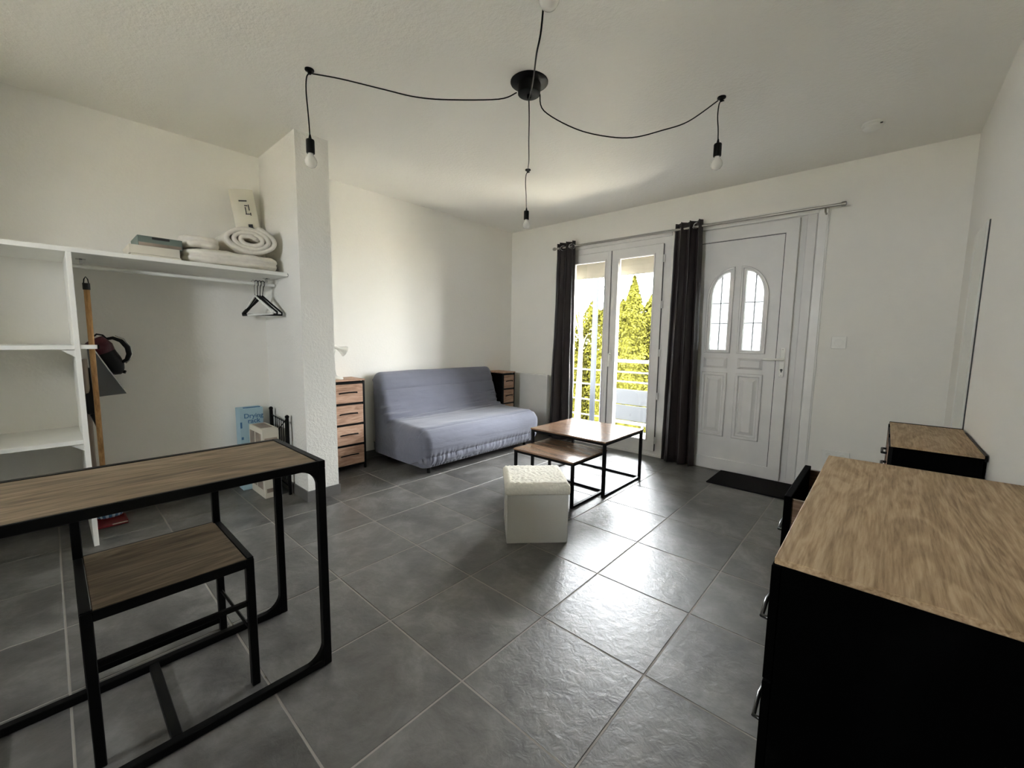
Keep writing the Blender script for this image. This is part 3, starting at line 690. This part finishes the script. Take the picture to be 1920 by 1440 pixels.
# lamp on the tower
LP = thing('table_lamp', 'small white gooseneck reading lamp on top of the left drawer tower', 'lamp', (-3.5, 1.645, .803))
obj('base', B().lathe([(.045, .0), (.046, .008), (.040, .016), (.012, .022), (.007, .03)], (-3.50, 1.655, .803), 24), 'white', LP, smooth=True)
obj('gooseneck', B().tube([(-3.50, 1.650, .82), (-3.50, 1.632, .90), (-3.50, 1.628, .98), (-3.50, 1.640, 1.04), (-3.50, 1.652, 1.065)], .0045, 8), 'white', LP, smooth='all')
hdm = B().lathe([(.012, -.028), (.017, -.020), (.017, .018), (.022, .030), (.047, .078), (.044, .079), (.018, .032)], (0, 0, 0), 20, 'y')
bmesh.ops.rotate(hdm.bm, verts=hdm.bm.verts, cent=(0, 0, 0), matrix=Matrix.Rotation(math.radians(-25), 3, 'X') )
bmesh.ops.translate(hdm.bm, verts=hdm.bm.verts, vec=(-3.50, 1.655, 1.075)); obj('shade', hdm, 'white', LP, smooth=True)

# radiator
RD = thing('wall_radiator', 'flat white electric radiator panel on the wall left of the window', 'radiator', (-3.28, 4.0, .1))
obj('panel', B().box(-3.560, -2.975, 3.945, 3.990, .11, .748), 'rad', RD, bevel=.008, seg=2)
for x in (-3.45, -3.08): obj('wall_bracket', B().box(x - .02, x + .02, 3.990, 4.039, .3, .6), 'rad', RD)

# ================================================================== CLOSET
SH = thing('closet_shelving', 'white open closet shelving of boards fixed across the alcove', 'shelves', (-3.4, .1, 0))
fx, uy0, uy1 = -3.158, .096, .117
obj('top_shelf', B().box(XL + .001, fx, -1.20, 1.160, 1.582, 1.606), 'white', SH, bevel=.001)
obj('upright', B().box(XL + .001, fx, uy0, uy1, 0, 1.582), 'white', SH, bevel=.001)
obj('upright', B().box(XL + .001, fx, -1.20, -1.18, 0, 1.582), 'white', SH, bevel=.001)
for z in (1.092, .588): obj('shelf', B().box(XL + .001, fx, -1.18, uy0, z - .010, z + .012), 'white', SH, bevel=.001)
for z in (1.082, .578): obj('support_cleat', B().prism([(-3.17, z), (-3.25, z), (-3.25, z - .012), (-3.19, z - .035)], 'y', uy0 - .016, uy0) if False else B().prism([(uy0, z), (uy0 - .055, z), (uy0, z - .04)], 'x', -3.19, -3.17), 'white', SH)
obj('tool_clip', B().box(-3.20, -3.165, uy1, .182, 1.084, 1.106), 'white', SH, bevel=.002)
obj('end_cap', B().box(-3.202, -3.163, .182, .189, 1.084, 1.106), 'black', SH)
obj('shelf_support', B().tube([(-3.16, 1.158, 1.578), (-3.16, 1.166, 1.59), (-3.16, 1.158, 1.60)], .004, 6), 'chrome', SH)
RDc = thing('clothes_rail', 'thin white clothes rail hanging below the closet top shelf', 'rail', (-3.4, .6, 1.53))
obj('rail', B().tube([(-3.40, uy1 + .002, 1.540), (-3.40, 1.152, 1.536)], .011, 12), 'white', RDc, smooth=True)
for y in (.16, 1.10): obj('bracket', B().box(-3.412, -3.388, y - .006, y + .006, 1.552, 1.581).box(-3.412, -3.388, y - .02, y + .02, 1.576, 1.5815), 'chrome', RDc)
# hangers
def hanger(y, tilt, mat, label, twist=0.35):
    t = thing('clothes_hanger', label, 'hanger', (-3.40, y, 1.36), group=None)
    cz_ = 1.448
    hook = [(-3.40, y, cz_)] + [(-3.40 + 0, y, cz_ + .02)] + [(-3.40 + .022 * math.sin(a), y, 1.5385 - .0 + .022 * -math.cos(a)) for a in [0.4 + k * .42 for k in range(11)]]
    def R(p):
        v = Vector(p) - Vector((-3.40, y, 1.538)); v = Matrix.Rotation(twist, 3, 'Z') @ v; v = Matrix.Rotation(tilt, 3, 'X') @ v
        return Vector((-3.40, y, 1.538)) + v
    obj('hook', B().tube([R(p) for p in hook], .0028, 6), 'black' if mat != 'white' else 'chrome', t, smooth='all')
    sh_ = [(-3.40, y, cz_ + .004), (-3.40 - .09, y, cz_ - .055), (-3.40 - .19, y, cz_ - .115), (-3.40 - .19, y, cz_ - .130), (-3.40 + .19, y, cz_ - .130), (-3.40 + .19, y, cz_ - .115), (-3.40 + .09, y, cz_ - .055)]
    obj('frame', B().tube([R(p) for p in sh_], .0065, 8, closed=True), mat, t, smooth='all')
hanger(1.035, .05, 'blackp', 'black plastic clothes hanger on the rail, leftmost of the hangers', .30)
hanger(1.055, .0, 'blackp', 'black plastic clothes hanger in the middle of the rail bunch', .24)
hanger(1.075, -.04, 'blackp', 'black plastic clothes hanger on the rail, nearest the partition', .36)
hanger(1.015, .08, 'white', 'white plastic clothes hanger in front of the black ones', .20)

# things on the closet top shelf
zs = 1.6065
single('flat_box', B().box(-3.46, -3.185, .352, .575, zs, zs + .012).box(-3.455, -3.19, .345, .57, zs + .014, zs + .062).box(-3.45, -3.20, .36, .56, zs + .01, zs + .016), 'boxwhite', 'flat white cardboard box lying at the shelf front under the dark box', 'box', (-3.32, .46, zs))
gb = thing('dark_box', 'flat grey green box on top of the flat white box', 'box', (-3.33, .47, zs + .063))
obj('carton', B().box(-3.47, -3.215, .385, .590, zs + .0625, zs + .122), 'boxgrey', gb, bevel=.002)
obj('black_print', B().box(-3.2152, -3.2143, .45, .53, zs + .106, zs + .119), 'print', gb)
obj('print_band', B().box(-3.2152, -3.2145, .39, .585, zs + .067, zs + .085), 'tan', gb)
def softblob(name, label, x0, x1, y0, y1, z0, z1, cat, seed, layers=0, wr=.010, o=None):
    nx, ny_, nz = 26, 30, 10; b = B(); bm = b.bm
    bmesh.ops.create_cube(bm, size=2.0); bmesh.ops.subdivide_edges(bm, edges=bm.edges, cuts=13, use_grid_fill=True)
    c = Vector(((x0 + x1) / 2, (y0 + y1) / 2, (z0 + z1) / 2)); h = Vector(((x1 - x0) / 2, (y1 - y0) / 2, (z1 - z0) / 2))
    for v in bm.verts:
        p = v.co.copy(); l4 = (abs(p.x) ** 4 + abs(p.y) ** 4 + abs(p.z) ** 4) ** .25; q = p / max(l4, 1e-6)
        n_ = q.normalized(); w = Vector((c.x + q.x * h.x, c.y + q.y * h.y, c.z + q.z * h.z))
        d = wr * noise.noise(w * 14 + Vector((seed, 0, 0))) + wr * .6 * noise.noise(w * 34 + Vector((0, seed, 0)))
        if layers: d -= wr * .9 * max(0, math.cos(q.z * PI * layers)) ** 6
        w += n_ * d; w.z = max(w.z, z0); v.co = w
    return single(name, b, 'duvet', label, cat, o or (c.x, c.y, z0), smooth='all')
softblob('pillow', 'long flat white pillow lying along the closet shelf edge', -3.50, -3.175, .590, 1.135, zs + .001, zs + .100, 'pillow', 2.0, layers=1, wr=.012)
softblob('folded_duvet', 'folded white duvet on the flat pillow beside the dark box', -3.50, -3.215, .598, .790, zs + .093, zs + .180, 'bedding', 6.0, layers=2, wr=.009)
# rolled duvet: spiral sweep, axis towards the room
rd = B(); rows = []
yc, zc_ = .955, zs + .193
for k in range(150):
    a = k / 149 * 2 * PI * 3.2; rad = .022 + .075 * (k / 149)
    r = []
    for j in range(14):
        x = -3.50 + .29 * j / 13; jitter = .006 * noise.noise(Vector((a * 1.3, x * 9, 4)))
        r.append((x, yc + (rad * 1.60 + jitter) * math.cos(a), zc_ + (rad * .88 + jitter) * math.sin(a)))
    rows.append(r)
rd.grid(rows); single('rolled_duvet', rd, 'duvet', 'white duvet rolled up in a spiral on the flat pillow', 'bedding', (-3.35, yc, zs + .10), smooth='all', solid=.027)
# bagged parcel standing in the corner
pk = thing('wrapped_parcel', 'tall pale wrapped parcel with black marks leaning in the closet corner', 'parcel', (-3.56, 1.08, zs))
pb = B().box(-.075, .075, -.03, .03, 0, .60)
bmesh.ops.subdivide_edges(pb.bm, edges=pb.bm.edges, cuts=5, use_grid_fill=True)
Rm = Matrix.Translation((-3.565, 1.083, zs + .008)) @ Matrix.Rotation(math.radians(-9.5), 4, 'X').inverted().inverted() @ Matrix.Rotation(math.radians(72), 4, 'Z')
Rm = Matrix.Translation((-3.560, 1.095, zs + .008)) @ Matrix.Rotation(math.radians(8), 4, 'X') @ Matrix.Rotation(math.radians(72), 4, 'Z')
for v in pb.bm.verts:
    ed = abs(v.co.x) / .075; v.co.y *= 1 - .45 * ed ** 2; v.co += Vector((0, .004 * noise.noise(v.co * 12), 0)); v.co = Rm @ v.co
obj('bag', pb, 'sleeve', pk, smooth=True)
for (x, z, w_, h_) in ((.000, .52, .05, .008), (.014, .488, .020, .006), (.030, .475, .006, .04), (.008, .455, .006, .045), (.018, .430, .030, .006), (.035, .43, .006, .02), (.020, .345, .028, .030), (.034, .325, .010, .020)):
    mk = B().box(x - w_ / 2, x + w_ / 2, -.0345, -.0315, z - h_ / 2, z + h_ / 2); bmesh.ops.transform(mk.bm, matrix=Rm, verts=mk.bm.verts); obj('printed_mark', mk, 'print', pk)

# mop, broom, cleaning things beside the upright
mo = thing('mop', 'wooden-handled mop with blue and white striped head clipped beside the closet upright', 'mop', (-3.40, .18, 0))
obj('handle', B().tube([(-3.22, .164, 1.405), (-3.31, .167, .75), (-3.40, .170, .40), (-3.50, .178, .13)], .0125, 14), 'beech', mo, smooth='all')
obj('loop_cap', B().tube([(-3.22, .164, 1.400), (-3.217, .1638, 1.435)], .0155, 12), 'blackp', mo, smooth=True)
obj('hanging_loop', B().tube([(-3.216, .154, 1.432), (-3.2155, .157, 1.455), (-3.215, .164, 1.468), (-3.2155, .171, 1.455), (-3.216, .174, 1.432)], .0028, 6), 'blackp', mo, smooth='all')
obj('socket', B().tube([(-3.498, .177, .145), (-3.51, .180, .10)], [.016, .022], 12), 'navy', mo, smooth=True)
for k in range(11):
    a = -1.35 + 2.7 * k / 10; sa, ca = math.sin(a), math.cos(a)
    obj('strip', B().tube([(-3.515 + .01 * ca, .182 + .012 * sa, .118), (-3.50 + .03 * ca, .184 + .038 * sa, .10), (-3.485 + .04 * ca, .186 + .055 * sa, .065), (-3.48 + .035 * ca, .186 + .050 * sa, .050)], [.007, .0085, .009, .006], 8), 'lblue' if k % 2 == 0 else 'blue', mo, smooth='all')
br = thing('broom', 'grey-handled broom with black head half hidden behind the wooden mop handle', 'broom', (-3.58, .15, 0))
obj('handle', B().tube([(-3.36, .136, 1.02), (-3.60, .142, .11)], .0115, 12), 'grey_stick', br, smooth='all')
obj('head', B().box(-3.638, -3.56, .120, .160, .075, .118), 'blackp', br, bevel=.012, seg=2)
bs = B()
for k in range(12):
    for q in range(4):
        x = -3.634 + .070 * k / 11; y = .126 + .009 * q; bs.box(x - .002, x + .002, y - .002, y + .002, .0005, .078)
obj('bristles', bs, 'blackp', br, kind='stuff')
dp = thing('red_dustpan', 'dark red dustpan lying on the floor under the blue mop', 'dustpan', (-3.5, .23, 0))
obj('tray', B().box(-3.56, -3.42, .124, .262, .0, .012).box(-3.56, -3.55, .124, .262, .012, .024).box(-3.56, -3.42, .124, .132, .012, .024).box(-3.56, -3.42, .254, .262, .012, .024), 'red', dp, bevel=.002)
obj('front_lip', B().box(-3.424, -3.418, .19, .260, .010, .015), 'boxwhite', dp)
# handheld vacuum hanging on the upright
hv = thing('handheld_vacuum', 'black and dark red handheld vacuum hanging behind the broom', 'vacuum', (-3.45, .25, 1.0))
vb = B(); rows = []
axis_pts = [((-3.45, .185, 1.128), .012), ((-3.45, .192, 1.122), .040), ((-3.45, .205, 1.09), .055), ((-3.45, .222, 1.04), .060), ((-3.45, .245, 1.00), .058), ((-3.45, .268, .962), .048), ((-3.45, .285, .94), .030), ((-3.45, .295, .93), .010)]
obj('body', B().tube([p for p, r in axis_pts], [r for p, r in axis_pts], 18), 'blackp', hv, smooth='all')
obj('dust_cup', B().tube([(-3.44, .183, 1.135), (-3.44, .186, 1.13), (-3.43, .212, 1.085), (-3.43, .225, 1.055), (-3.43, .228, 1.05)], [.01, .045, .056, .050, .01], 18), 'maroon', hv, smooth='all')
obj('handle', B().tube([(-3.43, .235, 1.135), (-3.43, .265, 1.142), (-3.43, .300, 1.125), (-3.43, .325, 1.085), (-3.43, .330, 1.045), (-3.43, .318, 1.012), (-3.43, .295, .995)], [.008, .010, .012, .013, .013, .011, .009], 10), 'blackp', hv, smooth='all')
obj('handle_trim', B().tube([(-3.43, .275, 1.156), (-3.43, .312, 1.138), (-3.43, .340, 1.09), (-3.43, .345, 1.045), (-3.43, .332, 1.01), (-3.43, .312, .99)], .0035, 6), 'chrome', hv, smooth='all')
obj('top_loop', B().tube([(-3.43, .178, 1.11), (-3.43, .180, 1.145), (-3.43, .198, 1.163), (-3.43, .222, 1.158), (-3.43, .240, 1.135)], .005, 8), 'blackp', hv, smooth='all')
obj('nozzle', B().tube([(-3.45, .285, .945), (-3.44, .310, .935)], .010, 8), 'blackp', hv, smooth=True)
obj('hook', B().box(-3.46, -3.44, uy1, .19, 1.10, 1.106), 'chrome', hv)
gp = thing('grey_dustpan', 'grey triangular dustpan hanging below the handheld vacuum', 'dustpan', (-3.40, .22, .9))
gpb = B().prism([(.150, 1.075), (.172, 1.090), (.300, .812), (.215, .806), (.160, .80)], 'x', -3.382, -3.374); obj('pan', gpb, 'pan', gp)
obj('rim', B().tube([(-3.372, .172, 1.090), (-3.37, .236, .95), (-3.37, .288, .842)], .0035, 6), 'chrome', gp, smooth=True)
gb2 = thing('hanging_brush', 'black hand brush hanging behind the broom handle, below the dustpan', 'brush', (-3.42, .15, .8))
obj('bristle_block', B().box(-3.44, -3.40, .128, .172, .70, .97), 'blackp', gb2, bevel=.008, seg=2)
obj('grip', B().tube([(-3.41, .150, .70), (-3.41, .165, .64), (-3.41, .172, .60)], [.012, .010, .008], 8), 'blackp', gb2, smooth='all')

# boxes in the closet corner
bx = thing('drying_rack_box', 'tall pale blue cardboard box standing in the closet corner', 'box', (-3.59, .98, 0))
obj('carton', B().box(-3.632, -3.530, .918, 1.075, 0.0, .625), 'boxblue', bx, bevel=.002)
obj('open_flap', B().box(-3.545, -3.535, .945, 1.06, .6255, .631), 'navy', bx)
mw = Matrix.Translation((-3.5295, 1.010, .550)) @ Matrix(((0, 0, 1, 0), (1, 0, 0, 0), (0, 1, 0, 0), (0, 0, 0, 1)))
text_mesh('lettering', 'Drying\nrack', .048, 'navy', bx, mw)
for (y, z, w_, h_) in ((.925, .50, .012, .045), (.930, .40, .014, .02), (.93, .30, .02, .03)): obj('print', B().box(-3.5296, -3.5288, y - w_ / 2, y + w_ / 2, z - h_ / 2, z + h_ / 2), 'navy', bx)
bx2 = thing('picture_box', 'white cardboard box with brown pictures in front of the blue box', 'box', (-3.35, 1.02, 0))
obj('carton', B().box(-3.518, -3.235, .972, 1.080, 0.0, .505), 'boxwhite', bx2, bevel=.002)
for (z0, z1) in ((.06, .12), (.15, .30), (.34, .47)):
    for (a, c) in ((-3.50, -3.40), (-3.38, -3.27)): obj('picture', B().box(a, c, .9708, .9722, z0, z1), 'tan', bx2)
for (z0, z1) in ((.04, .07), (.28, .44)): obj('picture', B().box(-3.2352, -3.2338, .985, 1.068, z0, z1), 'tan', bx2)
obj('picture', B().box(-3.50, -3.30, .985, 1.065, .5045, .5058), 'tan', bx2)
rk = thing('folding_wire_rack', 'black folded wire rack standing behind the boxes against the partition', 'rack', (-3.35, 1.11, 0))
y_ = 1.128
for x, zt in ((-3.52, .60), (-3.20, .575)):
    obj('side_bar', B().box(x - .009, x + .009, y_ - .009, y_ + .009, 0, zt), 'black', rk)
    obj('end_knob', B().lathe([(.006, -.014), (.014, -.006), (.014, .006), (.006, .014)], (x, y_, zt + .008), 10), 'black', rk, smooth=True)
for z in (.56, .30, .08): obj('cross_wire', B().tube([(-3.52, y_, z), (-3.20, y_, z - .02)], .005, 6), 'black', rk)
for k in range(7): x = -3.48 + .04 * k; obj('upright_wire', B().tube([(x, y_, .10), (x, y_, .555)], .003, 6), 'black', rk)
obj('brace', B().tube([(-3.40, y_ - .01, .44), (-3.20, y_ - .01, .56)], .004, 6), 'black', rk)

# ================================================================== RIGHT SIDE: dressers, mirror
DR = thing('wide_dresser', 'wide black dresser with oak top in the right foreground, one drawer ajar', 'dresser', (.1, 1.36, 0))
X0, Y0, Y1, Z1 = -.117, .890, 1.832, .757
obj('body', B().box(X0 + .004, .318, Y0, Y1, .03, Z1), 'blackm', DR, bevel=.001)
obj('top_board', B().box(-.124, .326, .880, 1.842, Z1, .770), 'oak', DR, bevel=.0015)
obj('plinth', B().box(X0 + .03, .31, Y0 + .01, Y1 - .01, 0, .03), 'blackm', DR)
for ci, (a, c) in enumerate(((Y0 + .003, 1.366), (1.374, Y1 - .003))):
    for k in range(3):
        z0 = .033 + k * .240; z1 = z0 + .234
        dxo = -.050 if (ci == 1 and k == 2) else 0
        if dxo:
            a2, c2 = a + .01, c - .035
            d = obj('drawer', B().box(X0 + dxo - .018, X0 + dxo, a2, c2, z0, .732), 'blackm', DR, bevel=.0015, label='top far drawer pulled slightly open')
            obj('drawer_box', B().box(X0 + dxo, X0 + .002, a2 + .01, a2 + .022, z0 + .02, .722).box(X0 + dxo, X0 + .002, c2 - .022, c2 - .01, z0 + .02, .722).box(X0 + dxo, X0 + .002, a2 + .022, c2 - .022, z0 + .02, z0 + .03), 'tablewood', d)
        else:
            d = obj('drawer', B().box(X0 - .013, X0 + .003, a, c, z0, z1), 'blackm', DR, bevel=.0015)
        yc = (a + c) / 2 if ci else 1.075; zc = z0 + .062; xx = X0 + dxo - (.018 if dxo else .013); L = .075
        hb = B().tube([(xx + .001, yc - L, zc), (xx - .026, yc - L * .96, zc), (xx - .030, yc, zc + .001), (xx - .026, yc + L * .96, zc), (xx + .001, yc + L, zc)], .0048, 8)
        obj('handle', hb, 'gunmetal', d, smooth='all')
FD = thing('corner_dresser', 'smaller black drawer unit with oak top in the corner under the mirror', 'dresser', (.19, 2.75, 0))
fx0, fx1, fy0, fy1, fz = .046, .316, 2.405, 3.100, .738
obj('side_panels', B().box(fx0 + .004, fx1, fy0 + .004, fy1 - .004, .05, fz - .016), 'blacktop', FD)
obj('top_board', B().box(fx0, fx1 + .006, fy0, fy1, fz - .010, fz), 'oak', FD, bevel=.001)
fr = B().box(fx0 - .002, fx1 + .006, fy1, fy1 + .006, fz - .02, fz + .003).box(fx1 + .002, fx1 + .008, fy0, fy1 - .12, fz - .02, fz + .004)
for y in (fy0, fy1 - .016, (fy0 + fy1) / 2 - .008): fr.box(fx0 - .006, fx0 + .008, y, y + .016, 0, fz - .010)
for k in range(4): z = .05 + .218 * k; fr.box(fx0 - .004, fx0 + .004, fy0 + .016, fy1 - .016, z - .007, z + .007)
obj('frame', fr, 'black', FD)
for x in (fx1 - .014,):
    for y in (fy0 + .001, fy1 - .017): obj('leg', B().box(x - .002, x + .014, y, y + .016, 0, .05), 'black', FD)
for ci, (a, c) in enumerate(((fy0 + .018, (fy0 + fy1) / 2 - .01), ((fy0 + fy1) / 2 + .01, fy1 - .018))):
    for k in range(3):
        z0 = .062 + .218 * k; d = obj('drawer', B().box(fx0 - .004, fx0 + .010, a, c, z0, z0 + .198), 'pinewood', FD, bevel=.002)
        yc, zc = (a + c) / 2, z0 + .11
        obj('handle', B().tube([(fx0 - .003, yc - .06, zc), (fx0 - .022, yc - .058, zc), (fx0 - .022, yc + .058, zc), (fx0 - .003, yc + .06, zc)], .006, 8), 'black', d)
MR = thing('wall_mirror', 'tall narrow white-framed mirror on the right wall in the corner', 'mirror', (.32, 3.3, .5))
obj('frame', B().box(.3185, .3255, 3.165, 3.175, .46, 1.785).box(.3185, .3255, 3.48, 3.58, .46, 1.785).box(.3185, .3255, 3.175, 3.48, 1.765, 1.785).box(.3185, .3255, 3.175, 3.48, .46, .48), 'white', MR)
obj('glass', B().box(.3175, .3225, 3.168, 3.485, .465, 1.782), 'mirror', MR)
obj('gap_shadow_strip', B().box(.3255, .3295, 3.150, 3.57, .47, 1.788), 'seal', MR)  # dark strip standing in for the shadow gap along the mirror edge

# ------------------------------------------------------------------ small fittings
th = thing('wall_thermostat', 'square white wall control with round knob right of the door', 'thermostat', (-.277, 4.03, 1.17))
obj('plate', B().box(-.323, -.231, 4.028, 4.0395, 1.127, 1.222), 'white', th, bevel=.003)
obj('knob', B().lathe([(.026, 0), (.028, -.008), (.022, -.010)], (-.277, 4.028, 1.175), 24, 'y'), 'white', th, smooth=True)
so = thing('wall_socket', 'white double wall socket low behind the dresser top', 'socket', (-.22, 4.03, .29))
obj('plate', B().box(-.315, -.145, 4.028, 4.0395, .255, .338), 'white', so, bevel=.003)
for x in (-.272, -.188): obj('outlet', B().lathe([(.021, 0), (.021, -.004), (.017, -.002)], (x, 4.028, .296), 20, 'y'), 'white', so, smooth=True)
single('doormat', B().box(-1.035, -.470, 3.600, 4.018, .0002, .010), 'mat', 'black rectangular doormat on the tiles in front of the white door', 'doormat', (-.75, 3.8, 0), bevel=.002)
sm = thing('smoke_detector', 'round white smoke detector on the ceiling near the right wall', 'smoke detector', (-.175, 3.45, 2.5))
obj('housing', B().lathe([(.056, -.0005), (.056, -.010), (.050, -.014), (.049, -.028), (.040, -.036), (.012, -.038)], (-.175, 3.45, 2.5), 32), 'white', sm, smooth=True)
obj('indicator', B().box(-.140, -.128, 3.405, 3.41, 2.474, 2.480), 'seal', sm)

# ================================================================== CEILING LAMP (four bulbs)
CL = thing('pendant_lamp', 'black spider ceiling lamp with four bare bulbs on looping cords', 'ceiling lamp', (-1.5, 1.777, 2.5))
obj('canopy', B().lathe([(.098, -.0005), (.098, -.004), (.092, -.008), (.060, -.014), (.058, -.060), (.052, -.064), (.010, -.064)], (-1.5, 1.777, 2.5), 40), 'black', CL, smooth=True)
obj('cord_grip', B().lathe([(.012, -.062), (.012, -.078), (.006, -.084)], (-1.5, 1.777, 2.5), 12), 'black', CL, smooth=True)
def smoothpath(P, n=6):
    out = []
    for i in range(len(P) - 1):
        p0, p1, p2, p3 = [Vector(P[max(0, min(len(P) - 1, i + k))]) for k in (-1, 0, 1, 2)]
        for k in range(n):
            t = k / n; out.append(.5 * ((2 * p1) + (p2 - p0) * t + (2 * p0 - 5 * p1 + 4 * p2 - p3) * t * t + (3 * p1 - p0 - 3 * p2 + p3) * t ** 3))
    out.append(Vector(P[-1])); return out
arms = [
 ((-2.272, .979), 2.063, [(-1.545, 1.73, 2.445), (-1.61, 1.663, 2.408), (-1.792, 1.475, 2.392), (-1.906, 1.358, 2.397), (-2.017, 1.242, 2.424), (-2.164, 1.091, 2.463), (-2.262, .99, 2.480)]),
 ((-.786, 2.565), 2.155, [(-1.462, 1.82, 2.445), (-1.446, 1.837, 2.364), (-1.338, 1.955, 2.289), (-1.23, 2.075, 2.259), (-1.12, 2.196, 2.26), (-1.011, 2.317, 2.306), (-.91, 2.428, 2.362), (-.80, 2.55, 2.480)]),
 ((-2.226, 2.639), 2.083, [(-1.535, 1.818, 2.44), (-1.60, 1.90, 2.395), (-1.76, 2.09, 2.375), (-1.95, 2.32, 2.40), (-2.12, 2.515, 2.455), (-2.216, 2.628, 2.480)]),
 ((-.775, 1.008), 2.118, [(-1.5, 1.777, 2.418), (-1.30, 1.56, 2.31), (-1.139, 1.38, 2.235), (-1.002, 1.225, 2.17), (-.935, 1.165, 2.19), (-.87, 1.10, 2.29), (-.79, 1.02, 2.480)])]
for (hx_, hy_), zb, cord in arms:
    k_ = obj('ceiling_hook', B().lathe([(.022, -.0005), (.022, -.006), (.010, -.012), (.008, -.022), (.003, -.024)], (hx_, hy_, 2.5), 18), 'black', CL, smooth=True)
    obj('cord', B().tube(smoothpath(cord), .0032, 7), 'black', CL, smooth='all')
    zt = zb + .105; drop = [(hx_ + .010, hy_ + .010, 2.482), (hx_ - .006, hy_ - .010, 2.468), (hx_ - .010, hy_ - .016, 2.40), (hx_ - .004, hy_ - .012, (2.40 + zt) / 2), (hx_ - .002, hy_ - .008, zt)]
    obj('drop_cord', B().tube(smoothpath(drop), .0030, 7), 'black', CL, smooth='all')
    bx_, by_ = hx_ - .002, hy_ - .008
    s_ = obj('bulb_socket', B().lathe([(.004, .125), (.008, .105), (.019, .100), (.0205, .096), (.0205, .036), (.018, .033)], (bx_, by_, zb), 20), 'black', CL, smooth=True)
    obj('light_bulb', B().lathe([(.0135, .034), (.0145, .026), (.020, .017), (.027, .006), (.030, -.006), (.0285, -.018), (.021, -.030), (.010, -.0355), (.002, -.0368)], (bx_, by_, zb), 24), 'bulb', s_, smooth='all')

for o in bpy.data.objects:
    if '_o' in o: del o['_o']
